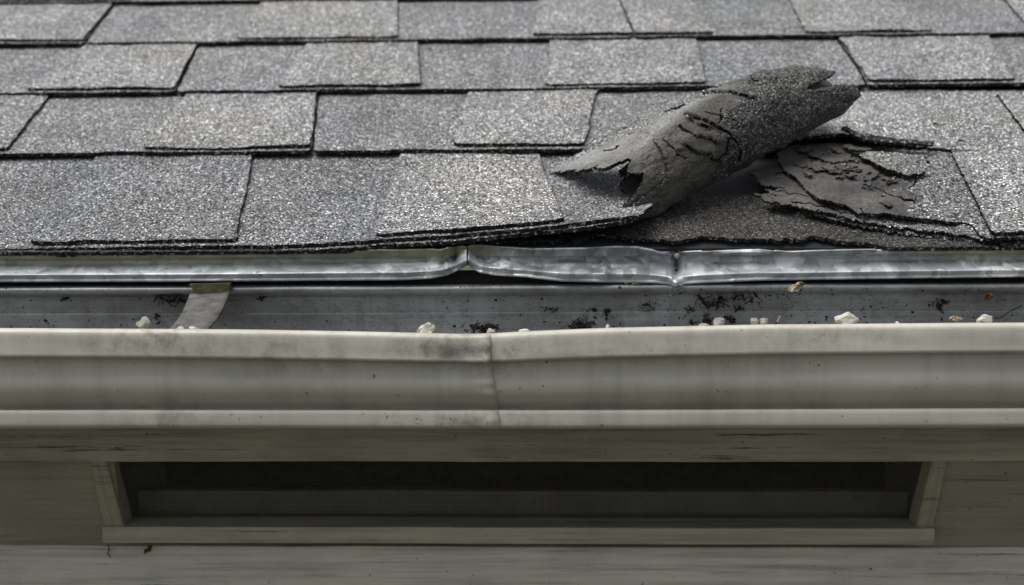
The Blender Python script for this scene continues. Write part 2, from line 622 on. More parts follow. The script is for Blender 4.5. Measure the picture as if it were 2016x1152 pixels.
MAT["wood"] = wood_paint("olive_grey_wood_paint", (0.40, 0.372, 0.285))
MAT["panel"] = wood_paint("olive_panel_paint", (0.29, 0.27, 0.205), 0.55)
MAT["trim"] = wood_paint("grey_trim_paint", (0.58, 0.555, 0.475))
MAT["frame"] = wood_paint("vent_frame_paint", (0.33, 0.308, 0.235), 0.8, (170, 6, 5))
MAT["cavity"] = plain_mat("shade_dark_timber", (0.022, 0.02, 0.017), 0.9, 0.4, 20)  # near-black colour, also paints the shade in the gap behind the flashing
MAT["inner"] = plain_mat("dusty_grey_board", (0.34, 0.32, 0.28), 0.9, 0.2, 25)
MAT["wire"] = plain_mat("dull_wire", (0.06, 0.057, 0.05), 0.6, 0.3, 90)
MAT["soil"] = plain_mat("black_leaf_mould", (0.012, 0.011, 0.009), 0.9, 0.5, 200, 0.8)
MAT["stone_white"] = plain_mat("pale_limestone", (0.47, 0.445, 0.395), 0.8, 0.18, 150, 0.6)
MAT["stone_grey"] = plain_mat("grey_stone", (0.30, 0.30, 0.26), 0.8, 0.3, 150, 0.5)
MAT["stone_pink"] = plain_mat("pinkish_stone", (0.33, 0.30, 0.265), 0.8, 0.25, 150, 0.5)
MAT["leaf"] = plain_mat("dry_leaf", (0.30, 0.25, 0.18), 0.8, 0.35, 120, 0.5)
MAT["rust_leaf"] = plain_mat("rust_brown_leaf", (0.10, 0.05, 0.024), 0.8, 0.35, 120, 0.5)
MAT["strap"] = plain_mat("dull_strap_metal", (0.095, 0.093, 0.09), 0.9, 0.45, 90, 0.15, 0.04)
MAT["clip"] = plain_mat("corroded_clip", (0.075, 0.062, 0.03), 0.85, 0.6, 170, 0.8)
MAT["nail"] = plain_mat("nail_steel", (0.22, 0.22, 0.22), 0.45, 0.3, 300, 0.3, 0.5)
MAT["ground"] = plain_mat("lawn_ground", (0.058, 0.057, 0.042), 0.95, 0.3, 2, 0.2)

# ------------------------------------------------------------------ the setting
XL, XR = -0.88, 0.88
g = 1500.0
gz = -2.7
gr = finish("ground", [(-g, -g, gz), (g, -g, gz), (g, g, gz), (-g, g, gz)], [(0, 1, 2, 3)], [MAT["ground"]], None, False, None, (0, 0, gz))
gr["kind"] = "structure"

# ------------------------------------------------------------------ the roof: deck, felt, shingles
roof = thing("roof", (0, 0, 0), "grey asphalt shingle roof slope rising above the metal gutter", "roof")
th = 0.0034
B = 1.0
Lr = 1.16 * EXPO
S_BOT = [0.0] + [1.16 * EXPO + k * EXPO for k in range(7)]


def grid(nu, nv):
    return np.meshgrid(np.linspace(0, 1, nu + 1), np.linspace(0, 1, nv + 1), indexing="ij")


u, v = grid(2, 2)
sheet("roof_deck", XL + (XR - XL) * u, 0.012 + 1.45 * v, -0.0012 + 0 * u, 0.016, [MAT["deck"], MAT["deck"]], roof)
u, v = grid(40, 30)
sheet("underlayment", XL + (XR - XL) * u, 0.004 + 1.4 * v, 0.0006 + 0.0006 * fbm(u * 20, v * 30, 3), 0.0012, [MAT["felt"], MAT["felt"]], roof)


def lift(x):
    """how far the lowest course has been bent up towards the tear"""
    xs = [x_on(p, 0.0, 0.007) for p in (-200, 480, 620, 750, 900, 1100, 1210, 1300)]
    return np.interp(x, xs, [0, 0, 0.0012, 0.0042, 0.0085, 0.0165, 0.0225, 0.026])


def course_top(k, x, s):
    """height of the top of the backing layer of course k"""
    sg = np.clip((s - S_BOT[k]) / (EXPO * 1.2), 0, 1.3)
    nb = 0.0078 if k == 0 else 0.0115
    n = nb + (0.0038 - nb) * np.minimum(sg, 1)
    if k == 0:
        n = n + lift(x) * np.clip(1 - sg * 1.15, 0, 1) ** 1.5
        n = n - 0.0025 * sstep(x_on(420, 0, 0), x_on(-50, 0, 0), x) * np.clip(1 - 3 * sg, 0, 1)
    n = n + 0.0005 * fbm(x * 22, s * 22, 31 + k, 2)
    return n


def piece(name, k, tl, tr, bl, br, dn, mat, parent, label=None, s_over=0.0, s_up=1.22, rag=1.0, seed=0, nu=None, drop=0.0, tear_r=0.0):
    """shingle layer given by picture columns of its corners at the top and bottom line of its course"""
    s0 = S_BOT[k] + s_over
    s1 = S_BOT[k + 1]
    nb = (0.0078 if k == 0 else 0.0115) + dn
    xtl, xtr = x_on(tl, s1, 0.006 + dn), x_on(tr, s1, 0.006 + dn)
    xbl, xbr = x_on(bl, s0, nb), x_on(br, s0, nb)
    wdt = abs(xbr - xbl)
    nu = nu or int(max(24, min(420, wdt / 0.0017)))
    nvv = np.concatenate([np.linspace(0, 0.06, 4), np.linspace(0.1, s_up, 16)])
    uu, vv = np.meshgrid(np.linspace(0, 1, nu + 1), nvv, indexing="ij")
    s = s0 + vv * (s1 - s0)
    xl = xbl + (xtl - xbl) * vv
    xr = xbr + (xtr - xbr) * vv
    amp = 0.0007 * rag
    xl = xl + amp * RNG.uniform(-1, 1, nvv.size)[None, :] + 0.0012 * rag * fbm(nvv * 4, seed * 3.3, seed + 1)[None, :]
    xr = xr + amp * RNG.uniform(-1, 1, nvv.size)[None, :] + 0.0012 * rag * fbm(nvv * 4, seed * 3.3 + 9, seed + 2)[None, :]
    if tear_r:
        xr = xr + tear_r * fbm(nvv * 9, 0.5, 77)[None, :]
    x = xl + (xr - xl) * uu
    edge = np.clip(1 - vv / 0.07, 0, 1)
    jag = RNG.uniform(-1, 1, nu + 1) * 0.0008 * rag + fbm(x[:, 0] * 30, seed, seed + 5) * 0.0011 * rag
    # rounded corners at the free end
    dl = np.minimum(uu, 1 - uu) * wdt
    corner = np.clip(1 - dl / 0.005, 0, 1) ** 2 * 0.003
    s = s + edge * (jag[:, None] + corner - drop)
    n = course_top(k, x, s) + dn
    if dn > 0:
        n = n + 0.0006 * fbm(x * 35 + seed, s * 35, seed + 40, 2) + 0.0008 * edge * fbm(x * 18, seed * 1.7, seed + 50, 2)
    return sheet(name, x, s, n, th if dn > 0 else 0.0034, [MAT[mat], MAT["edge"]], parent)


# backing strips (shingle) and the laminated tabs glued on them, course by course
COURSES = {
    0: dict(bases=[(-800, 1330, -900, 1262, "dark"), (2296, 2950, 2384, 3090, "mid")],
            tabs=[(190, 497, 55, 465, "dark"), (790, 1062, 742, 1112, "light")]),
    1: dict(bases=[(2296, 2950, 2392, 3090, "mid"), (-800, 626, -900, 611, "mid"), (630, 1575, 616, 1500, "mid")],
            tabs=[(-190, 95, -330, 15, "mid"), (365, 625, 282, 610, "light"), (920, 1175, 893, 1150, "light"), ]),
    2: dict(bases=[(-800, 387, -900, 344, "mid"), (390, 1649, 348, 1706, "mid"), (1652, 2950, 1711, 3090, "mid")],
            tabs=[(-260, -40, -320, -95, "light"), (165, 386, 52, 343, "light"), (605, 822, 550, 828, "light"), (1085, 1370, 1078, 1392, "light"), (1653, 1945, 1712, 1998, "light"), (2090, 2300, 2150, 2390, "mid"), (2480, 2700, 2580, 2800, "light"), (-620, -430, -700, -500, "light")]),
    3: dict(bases=[(-800, 221, -900, 164, "mid"), (225, 1217, 169, 1247, "mid"), (1221, 2950, 1251, 3090, "mid")],
            tabs=[(-110, 220, -190, 163, "light"), (515, 781, 465, 784, "light"), (1060, 1216, 1050, 1246, "light"), (1222, 1362, 1252, 1405, "light"), (1550, 1735, 1586, 1836, "light"), (1968, 2230, 2030, 2330, "light")]),
    4: dict(bases=[(-800, 880, -900, 872, "mid"), (884, 2950, 876, 3090, "mid")],
            tabs=[(-80, 265, -160, 258, "mid"), (505, 700, 478, 702, "light"), (880, 1180, 870, 1215, "light"), (1340, 1520, 1372, 1555, "light"), (1700, 1880, 1750, 1920, "mid")]),
    6: dict(bases=[(-800, 700, -900, 690, "mid"), (704, 2950, 694, 3090, "mid")],
            tabs=[(-200, 90, -240, 60, "light"), (350, 560, 330, 550, "light"), (820, 1040, 810, 1050, "light"), (1400, 1650, 1420, 1690, "mid")]),
    5: dict(bases=[(-800, 1290, -900, 1300, "mid"), (1294, 2950, 1304, 3090, "mid")],
            tabs=[(100, 380, 40, 360, "light"), (610, 905, 580, 900, "light"), (1050, 1288, 1040, 1298, "light"), (1500, 1760, 1530, 1810, "light")]),
}
sid = 0
S_BOT[0] = 0.0
for k, d in COURSES.items():
    bases = []
    for (tl, tr, bl, br, m) in d["bases"]:
        sid += 1
        o = piece("shingle", k, tl, tr, bl, br, 0.0, m, roof, seed=sid, rag=1.0, tear_r=0.006 if k == 0 else 0.0)
        bases.append((bl, br, o))
    for (tl, tr, bl, br, m) in d["tabs"]:
        sid += 1
        c = (bl + br) / 2
        par = min(bases, key=lambda b: 0 if b[0] - 40 <= c <= b[1] + 40 else min(abs(c - b[0]), abs(c - b[1])))[2]
        piece("tab", k, tl, tr, bl, br, th, m, par, seed=sid, s_over=0.0045 + 0.001 * random.random())

# a second sheet under the lowest course follows the bend
o = piece("shingle", 0, -420, 1290, -900, 1235, -0.0036, "dark", roof, seed=90, s_over=-0.002, rag=1.6, tear_r=0.005)

# starter strip: straight at the left, torn along its lower edge where it lies bare
nu, nv = 820, 40
uu, vv = np.meshgrid(np.linspace(0, 1, nu + 1), np.linspace(0, 1, nv + 1), indexing="ij")
x = XL + (XR - XL) * uu
pxb = project(R(x[:, 0], 0 * x[:, 0], 0.004 + 0 * x[:, 0]))[0]
torn = sstep(660, 800, pxb) * (1 - sstep(1640, 1760, pxb))
low = -0.0035 + torn * (0.0095 + 0.004 * fbm(x[:, 0] * 45, 1.0, 8) + 0.0045 * np.abs(fbm(x[:, 0] * 110, 2.0, 9)) * (0.4 + 1.2 * sstep(0.1, 0.6, fbm(x[:, 0] * 14, 7.0, 19)))) + RNG.uniform(-1, 1, nu + 1) * (0.0007 + 0.0008 * torn)
_, top_s = roof_at(1420, 384, 0.004)
s = low[:, None] + (top_s - low[:, None]) * vv
n = 0.0042 + 0.0012 * fbm(x * 16, s * 16, 12) * torn[:, None] + 0.003 * torn[:, None] * (1 - vv) ** 2
sheet("starter_strip", x, s, n, 0.003, [MAT["starter"], MAT["edge"]], roof)

# ------------------------------------------------------------------ torn shingle at the right of the gap (layers)


def raster(name, poly, nfun, cell, mats, parent=None, thick=0.0026, bare=None, warp=(5, 26, 90), seed=0, cracks=()):
    """a torn sheet: outline in picture positions carried onto the roof at its own height"""
    P = np.asarray(poly, float)
    x0, y0 = P.min(0) - 8
    x1, y1 = P.max(0) + 8
    nu, nv = int((x1 - x0) / cell), int((y1 - y0) / cell)
    gx, gy = np.meshgrid(np.linspace(x0, x1, nu + 1), np.linspace(y0, y1, nv + 1), indexing="ij")
    n = nfun(gx, gy)
    X, S = roof_at(gx, gy, n)
    cx, cy = (gx[:-1, :-1] + gx[1:, 1:]) / 2, (gy[:-1, :-1] + gy[1:, 1:]) / 2
    wx = cx + warp[0] * fbm(cx / warp[2] * 1.0, cy / warp[1], seed) + 0.9 * RNG.uniform(-1, 1, cx.shape)
    wy = cy + 0.35 * warp[0] * fbm(cx / warp[1], cy / warp[1] + 7, seed + 3) + 0.6 * RNG.uniform(-1, 1, cx.shape)
    mask = in_poly(wx, wy, P)
    for pts, w in cracks:
        mask &= dist_line(cx + 3 * fbm(cx / 14, cy / 14, seed + 8), cy + 3 * fbm(cx / 14, cy / 14 + 5, seed + 9), pts) > w
    at = {"bare": bare(gx, gy)} if bare is not None else None
    return sheet(name, X, S, n, thick, mats, parent, mask, at)


TM = [MAT["torn"], MAT["edge"]]


def n_low(px, py):
    return 0.0085 + 0.0085 * sstep(1900, 1490, px) * sstep(300, 400, py) - 0.002 * sstep(350, 300, py) + 0.0011 * fbm(px / 36, py / 20, 4)


def n_high(px, py):
    return 0.0118 + 0.0105 * sstep(1930, 1540, px) * sstep(290, 400, py) - 0.0045 * sstep(340, 290, py) + 0.0016 * fbm(px / 38, py / 22, 6)


right_shingle = raster("torn_shingle", [(1528, 300), (1560, 286), (1700, 280), (2300, 268), (2380, 456), (2100, 464), (1945, 470), (1930, 462), (1912, 442), (1860, 434), (1790, 426), (1730, 420), (1690, 421), (1662, 404), (1606, 388), (1584, 372), (1568, 348), (1548, 336), (1532, 318)],
                       n_high, 1.5, TM, None, 0.0022,
                       lambda px, py: np.clip(0.92 - sstep(1720, 1870, px + 0.35 * (py - 380) * -1) * 1.1, 0, 1.1), seed=21,
                       cracks=[([(1575, 298), (1600, 308), (1612, 318), (1640, 320)], 1.4), ([(1560, 322), (1580, 330), (1592, 326)], 1.2), ([(1720, 368), (1760, 386), (1790, 392)], 1.3),
                               ([(1600, 318), (1606, 333), (1626, 331)], 1.3), ([(1700, 418), (1692, 412)], 1.2), ([(1790, 370), (1806, 356)], 1.2)])
tag(right_shingle, "torn shingle with bare felt at its ragged left end, right of the gap", "shingle")
_tabc = [(1872, 296), (2300, 288), (2400, 446), (2100, 452), (1962, 458), (1953, 455)]
raster("tab", _tabc, lambda px, py: n_high(px, py) + 0.0036, 2.2, [MAT["light"], MAT["edge"]], right_shingle, 0.0034, warp=(1.2, 26, 60), seed=5)

under = raster("torn_shingle", [(1468, 338), (1490, 333), (1560, 322), (1700, 330), (1960, 430), (2250, 440), (2300, 468), (1935, 472), (1860, 458), (1780, 449), (1720, 440), (1670, 430), (1640, 420), (1600, 414), (1545, 402), (1504, 394), (1484, 381), (1530, 384), (1500, 372), (1540, 372), (1484, 357), (1496, 352), (1474, 343)],
               n_low, 1.5, TM, None, 0.0015, lambda px, py: np.clip(0.95 - sstep(1620, 1780, px + (py - 430) * 0.5) * 1.1, 0, 1.1), warp=(9, 7, 120), seed=33,
               cracks=[([(1500, 368), (1560, 381), (1590, 388)], 1.1), ([(1525, 343), (1545, 337), (1555, 340)], 1.2), ([(1560, 396), (1640, 412), (1685, 425)], 1.2)])
tag(under, "splintered smooth grey layer sticking out under the torn shingle", "shingle")
low2 = raster("torn_shingle", [(1576, 411), (1620, 416), (1700, 436), (1960, 462), (2300, 452), (2300, 478), (1960, 480), (1790, 462), (1700, 446), (1640, 432), (1600, 424)],
              lambda px, py: 0.0048 + 0.007 * sstep(1900, 1500, px), 2.0, [MAT["torn"], MAT["edge"]], None, 0.0024,
              lambda px, py: 0.55 - 0.5 * sstep(1600, 1720, px), warp=(9, 7, 70), seed=45)
tag(low2, "thin frayed strip of shingle lowest of the torn layers at right", "shingle")

for lab, poly, dz, sd_ in (("broad grey felt chip lifting at the upper left of the torn shingle", [(1566, 290), (1600, 283), (1650, 284), (1684, 300), (1668, 316), (1640, 321), (1612, 313), (1590, 300)], 0.0030, 91),
                           ("small grey felt chip below the broad felt chip on the torn shingle", [(1592, 321), (1612, 316), (1628, 326), (1626, 333), (1604, 335)], 0.0026, 92),
                           ("thin felt scale near the lower edge of the torn shingle", [(1772, 380), (1790, 375), (1802, 384), (1798, 393), (1780, 391)], 0.0024, 93),
                           ("narrow felt splinter left of the granulated flake", [(1700, 352), (1726, 336), (1730, 339), (1708, 356)], 0.0036, 94)):
    ch = raster("felt_chip", poly, lambda px, py, dz=dz: n_high(px, py) + dz + 0.0012 * fbm(px / 18, py / 12, 5), 1.6, TM, None, 0.0016, lambda px, py: 1.05 + 0 * px, warp=(4, 9, 20), seed=sd_)
    tag(ch, lab, "felt chip")

rg = np.random.default_rng(77)
for i in range(22):
    cx_, cy_ = rg.uniform(1560, 1800), rg.uniform(292, 408)
    if cy_ > 330 + (cx_ - 1560) * 0.42 or (cx_ > 1680 and cy_ < 350):
        cx_, cy_ = rg.uniform(1590, 1690), rg.uniform(296, 356)
    rx_, ry_ = rg.uniform(7, 20), rg.uniform(3.5, 8)
    an = np.sort(rg.uniform(0, 2 * math.pi, 8))
    tl_ = rg.uniform(-0.1, 0.5)
    poly = [(cx_ + math.cos(a) * rx_ * rg.uniform(0.6, 1.2), cy_ + math.sin(a) * ry_ * rg.uniform(0.6, 1.2) + math.cos(a) * rx_ * tl_ * 0.4) for a in an]
    dz = rg.uniform(0.0018, 0.0055)
    ch = raster("felt_chip", poly, lambda px, py, dz=dz, cy_=cy_: n_high(px, py) + dz + 0.0014 * fbm(px / 14, py / 9, 5) + (cy_ - py) * 0.00006, 1.5, TM, None, 0.0014, lambda px, py: 1.05 + 0 * px, warp=(3, 7, 14), seed=400 + i)
    tag(ch, "small dark felt chip scattered on the bare part of the torn shingle", "felt chip", "felt chips on the torn shingle")

# chip of granulated shingle lying on the torn felt
chip = raster("shingle_flake", [(1688, 306), (1702, 299), (1735, 298), (1780, 302), (1804, 309), (1804, 316), (1812, 326), (1822, 334), (1820, 341), (1790, 345), (1765, 338), (1730, 324), (1702, 312)],
              lambda px, py: n_high(px, py) + 0.0085 + 0.002 * fbm(px / 40, py / 30, 3) - 0.003 * sstep(1740, 1820, px), 1.6, [MAT["flake"], MAT["edge"]], None, 0.0032, warp=(4, 9, 24), seed=60)
tag(chip, "lens-shaped granulated flake lying on the torn shingle", "shingle flake")
strip = raster("shingle_flake", [(1655, 288), (1672, 283), (1690, 289), (1720, 291), (1716, 295), (1690, 297), (1668, 292)],
               lambda px, py: n_high(px, py) + 0.008 + 0.001 * fbm(px / 10, py / 10, 2), 1.5, [MAT["torn"], MAT["edge"]], None, 0.002, lambda px, py: 0.9 + 0 * px, warp=(3, 8, 12), seed=61)
tag(strip, "curled thin sliver just above the granulated flake", "shingle flake")
lip = raster("shingle_flake", [(1655, 250), (1668, 249), (1690, 261), (1760, 272), (1840, 279), (1838, 285), (1760, 281), (1700, 275), (1676, 264)],
             lambda px, py: 0.0185 + 0.004 * sstep(1720, 1655, px), 1.6, [MAT["edge"], MAT["edge"]], None, 0.0022, warp=(2, 8, 30), seed=62)
tag(lip, "black torn shingle strip pried up along the course above the flake", "shingle flake")

# second course right of the roll: torn and lifted along its lower edge
sh2 = raster("shingle", [(1560, 170), (1948, 178), (2300, 176), (2400, 296), (2016, 299), (1900, 296), (1840, 291), (1760, 283), (1690, 270), (1660, 262), (1600, 268), (1560, 272), (1480, 280)],
             lambda px, py: 0.0108 + 0.006 * sstep(1850, 1600, px) * sstep(200, 270, py) - 0.007 * sstep(240, 180, py) + 0.0005 * fbm(px / 50, py / 30, 7), 2.2,
             [MAT["light"], MAT["edge"]], roof, 0.0034, warp=(2.0, 10, 30), seed=70,
             cracks=[([(1832, 242), (1846, 246)], 1.0), ([(1878, 276), (1900, 279)], 1.0)])
raster("tab", [(1962, 182), (2300, 180), (2420, 286), (2080, 289), (2044, 290), (2030, 272)], lambda px, py: 0.0145 - 0.007 * sstep(240, 180, py), 2.2, [MAT["light"], MAT["edge"]], sh2, 0.0034, warp=(1.2, 20, 40), seed=71)


def blob(name, c, r, mat, parent=None, seed=0, rough=0.35, sub=2, rot=0.0, peak=0.0):
    bm = bmesh.new()
    bmesh.ops.create_icosphere(bm, subdivisions=sub, radius=1.0)
    V = np.array([v.co[:] for v in bm.verts])
    Fc = [[v.index for v in f.verts] for f in bm.faces]
    bm.free()
    k = 1 + rough * fbm(V[:, 0] * 1.4 + seed * 3.1, V[:, 1] * 1.4 + V[:, 2] * 1.9 + seed, seed, 3)
    # chipped facets
    rg = np.random.default_rng(seed + 5)
    V = V * k[:, None]
    for _ in range(5):
        d = rg.normal(size=3)
        d /= np.linalg.norm(d)
        lim = rg.uniform(0.55, 0.8)
        q = V @ d
        V = V - np.clip(q - lim, 0, None)[:, None] * d * 0.9
    if peak:
        V[:, 2] = V[:, 2] * (0.75 + peak * np.exp(-((V[:, 0] + 0.1) / 0.4) ** 2)) + 0.10 * fbm(V[:, 0] * 4, V[:, 1] * 4 + V[:, 2] * 3, 9)
    V = V * np.asarray(r)
    ca, sa = math.cos(rot), math.sin(rot)
    V = np.stack([V[:, 0] * ca - V[:, 2] * sa, V[:, 1], V[:, 0] * sa + V[:, 2] * ca], -1)
    V[:, 2] -= V[:, 2].min()
    return finish(name, V + np.asarray(c), Fc, [mat], None, False, parent, c)


# crumbs of asphalt round the flake
for i, (px, py, rr) in enumerate([(1640, 330, 2.6), (1652, 337, 2.0), (1662, 329, 2.4), (1672, 336, 3.0), (1684, 331, 2.3), (1690, 340, 2.6), (1645, 342, 2.2), (1668, 344, 2.0), (1686, 322, 2.2), (1678, 318, 1.8),
                                  (1712, 345, 2.4), (1704, 352, 1.8), (1688, 356, 1.6), (1730, 343, 2.0), (1745, 347, 1.9), (1760, 352, 1.6), (1752, 363, 1.4), (1700, 372, 1.5), (1738, 388, 1.8), (1750, 404, 1.5),
                                  (1826, 322, 2.2), (1832, 330, 1.8), (1822, 312, 1.6), (1665, 320, 1.6)]):
    nn = float(n_high(np.array(float(px)), np.array(float(py)))) - 0.0004
    X, S = roof_at(px, py, nn)
    b = blob("asphalt_crumb", R(X, S, nn), np.array([rr * 1.5, rr, rr * 0.65]) * 0.001, MAT["edge"] if i % 3 else MAT["torn"], None, 200 + i, 0.45, 1, random.uniform(-0.4, 0.4))
    tag(b, "black asphalt crumb lying near the granulated flake on the torn shingle", "crumb", "asphalt crumbs round the flake")

# ------------------------------------------------------------------ the rolled-up flap
a0x, a0s = roof_at(1248, 364, 0.028)
a1x, a1s = roof_at(1620, 184, 0.048)
A0 = np.array([a0x, a0s, 0.028])
A1 = np.array([a1x, a1s, 0.048])
ax = A1 - A0
AL = np.linalg.norm(ax)
ax = ax / AL
dd = np.cross([0, 0, 1.0], ax)
dd /= np.linalg.norm(dd)
mm = np.cross(ax, dd)
NA, NW, NF = 340, 250, 90
aa = np.linspace(-0.24, 1.09, NA + 1)[:, None]
psi = np.radians(np.linspace(-330, 104, NW + 1))[None, :]
rad = np.interp(aa, [-0.24, -0.1, 0.0, 0.2, 0.45, 0.7, 0.9, 1.1], [0.0215, 0.0235, 0.0265, 0.0345, 0.0375, 0.0345, 0.0290, 0.0240])
inn = np.clip((math.radians(-50) - psi) / math.radians(280), 0, 1)
rr = rad * (1 - 0.34 * inn) - 0.0035 * np.clip(inn * 6, 0, 1)
rr = rr + 0.006 * sstep(0.9, 1.06, aa) * np.exp(-((np.degrees(psi) - 12) / 22.0) ** 2)
rr = rr * (1 + (0.05 * fbm(aa * 5, psi * 1.3, 3) + 0.03 * np.abs(fbm(aa * 13 + psi * 2, psi * 3, 4))) * (inn == 0))
# folded belly at the left
p = -rr * np.cos(psi)
h = rr * np.sin(psi)
tl = np.linspace(0, 1, NF + 1)[None, 1:]
Lf = np.interp(aa, [-0.24, 0.0, 0.44, 0.6, 1.1], [0.118, 0.116, 0.030, 0.012, 0.006])
dwn = np.radians(14 + 16 * np.sin(np.clip(tl, 0, 1) * math.pi * 0.9))
stepv = Lf / NF
p2 = p[:, -1:] + np.cumsum(np.cos(dwn) * np.ones_like(aa) * stepv, 1)
h2 = h[:, -1:] - np.cumsum(np.sin(dwn) * np.ones_like(aa) * stepv, 1)
p = np.concatenate([p, p2], 1)
h = np.concatenate([h, h2], 1)
wcoord = np.concatenate([np.degrees(psi) + 0 * aa, 104 + tl * (Lf / 0.0005)], 1)     # degrees, then half-millimetres
Cc = A0 + (A1 - A0) * aa[..., None]
Cc[..., 2] += 0.011 * np.sin(np.clip(aa, 0, 1) * math.pi)
G = Cc + dd * p[..., None] + mm * h[..., None]
G[..., 2] += 0.0011 * fbm(aa * 14, wcoord / 22, 17)
Pw = R(G[..., 0], G[..., 1], G[..., 2])
CR = [([(1350, 225), (1385, 238), (1412, 250), (1436, 264), (1432, 285), (1424, 304), (1408, 318)], 1.8),
      ([(1436, 264), (1452, 282), (1458, 302), (1456, 318)], 1.9), ([(1356, 234), (1372, 244), (1394, 252)], 1.2),
      ([(1338, 248), (1346, 258), (1370, 270), (1378, 268), (1408, 280)], 1.4), ([(1350, 285), (1362, 298), (1390, 304), (1410, 318)], 1.5),
      ([(1422, 212), (1418, 232), (1414, 246)], 1.0), ([(1390, 220), (1420, 228), (1448, 238)], 1.0),
      ([(1362, 184), (1400, 182), (1432, 181), (1450, 186), (1480, 192)], 1.5), ([(1306, 276), (1318, 290), (1330, 297)], 1.2), ([(1332, 305), (1348, 314)], 1.1),
      ([(1310, 219), (1335, 212), (1346, 207)], 1.2), ([(1188, 298), (1205, 295), (1218, 289)], 1.1), ([(1466, 146), (1482, 154), (1492, 160)], 1.3)]
g0x, g0y = project(Pw)
rad_dir = R(G[..., 0], G[..., 1], G[..., 2]) - R(Cc[..., 0] + 0 * G[..., 0], Cc[..., 1] + 0 * G[..., 0], Cc[..., 2] + 0 * G[..., 0])
rad_dir /= np.linalg.norm(rad_dir, axis=-1, keepdims=True) + 1e-9
for ci in (0, 2, 3, 4, 7, 8):
    pts = CR[ci][0]
    q = dist_line(g0x, g0y, pts)
    side = np.interp(g0x, [a for a, b in pts][:5], [b for a, b in pts][:5]) - g0y
    Pw = Pw + rad_dir * (np.where(side > 0, 0.0022, -0.0006) * np.exp(-q / 11.0) * (wcoord > -40))[..., None]
du = np.gradient(Pw, axis=0)
dv = np.gradient(Pw, axis=1)
nr = np.cross(du, dv)
nr /= np.linalg.norm(nr, axis=-1, keepdims=True) + 1e-12
outw = Pw - R(Cc[..., 0], Cc[..., 1], Cc[..., 2])
if (nr[:, 200] * outw[:, 200]).sum() < 0:
    nr = -nr
ppx, ppy = project(Pw)
ppx, ppy = (ppx[:-1, :-1] + ppx[1:, 1:]) / 2, (ppy[:-1, :-1] + ppy[1:, 1:]) / 2
ac = (aa[:-1] + aa[1:]) / 2
wc = (wcoord[:-1, :-1] + wcoord[1:, 1:]) / 2
mask = np.ones((NA, NW + NF), bool)
jit = RNG.uniform(-1, 1, mask.shape)
# far end: torn edge with a notch and a tongue; near end ragged
a_end = 1.0 + 0.03 * fbm(wc / 30, ac * 4, 5) + 0.05 * np.exp(-((wc - 2) / 26.0) ** 2) - 0.20 * np.exp(-((wc - 42) / 10.0) ** 2) - 0.03 * sstep(60, 100, wc) + 0.006 * jit
mask &= ac < a_end
a_start = -0.005 + 0.022 * fbm(wc / 24, ac * 3, 6) - 0.15 * np.exp(-((wc + 20) / 40.0) ** 2) - 0.055 * np.exp(-((wc - 62) / 22.0) ** 2) - 0.09 * sstep(88, 112, wc) * (1 - sstep(130, 330, wc)) + 0.004 * jit + 0.00 * wc
mask &= (ac > a_start) | (wc < -60)
mask &= ~((wc < -60) & (ac < 0.02 + 0.03 * fbm(wc / 30, 1.0, 9)))
# top edge of the roll right of the flap
topcut = np.where(ac > 0.40, 112 + 9 * fbm(ac * 22, 3.0, 12) + 5 * fbm(ac * 70, 1.0, 13) + 2 * jit, 1e6)
mask &= wc < topcut
outer = wc > -55
crack_d = np.full(ppx.shape, 1e9)
for pts, w in CR:
    q = dist_line(ppx + 2.5 * fbm(ppx / 9, ppy / 9, 71), ppy + 2.5 * fbm(ppx / 9, ppy / 9 + 5, 72), pts)
    mask &= ~((q < w * 1.25) & outer)
gpx, gpy = project(Pw)
bare = np.clip(1.0 - sstep(-30, 25, (gpx - 1405) * 0.9 + (gpy - 300) * 0.45), 0, 1)
# towards the tip and the upper edge of the flap granules return
edge_gran = sstep(-26, 10, 0.50 * (gpx - 1095) + (gpy - 345) + 8)      # distance below the line tip - upper corner
bare = bare * np.clip(edge_gran + 0.05, 0, 1)
bare = np.where(wcoord < -55, 1.0, bare) * 0.70
roll = shell("curled_shingle", Pw, Pw - nr * 0.0032, mask, [MAT["roll"], MAT["edge"], MAT["under"]], None, {"bare": bare, "flap_light": sstep(74, 104, wcoord) * (1 - sstep(0.40, 0.55, aa)) + 0 * bare})  # second attribute paints light onto the flap top
tag(roll, "cracked shingle flap curled into a roll across the roof edge", "shingle")

lay = in_poly(ppx + 3 * fbm(ppx / 10, ppy / 10, 81) + 1.0 * jit, ppy + 3 * fbm(ppx / 10, ppy / 10 + 4, 82), [(1288, 282), (1310, 276), (1345, 262), (1400, 262), (1436, 268), (1428, 300), (1408, 330), (1380, 372), (1300, 420), (1225, 440), (1240, 400), (1284, 372), (1306, 352), (1314, 330), (1302, 306)])
lay &= (wc > -40) & mask
lift_ = 0.0022 + 0.0016 * sstep(1340, 1280, gpx) + 0.0005 * fbm(gpx / 20, gpy / 20, 15)
Pl2 = Pw + nr * lift_[..., None]
shell("torn_layer", Pl2, Pl2 - nr * 0.0018, lay, [MAT["roll"], MAT["edge"]], roll, {"bare": np.ones_like(bare) * 1.1})

# ------------------------------------------------------------------ drip edge (two lengths of crumpled flashing)


_fr = np.random.default_rng(23)
FX_ = np.cumsum(np.concatenate([[850.0], _fr.uniform(9, 52, 26)]))
FV_ = np.array([0.0, 0.3, 0.62, 1.0])
FA_ = _fr.uniform(-1, 1, (len(FX_), 4)) * np.interp(FX_, [850, 900, 1000, 1330, 1420, 1700], [0.2, 1.0, 0.8, 1.0, 0.45, 0.0])[:, None] * 0.0034


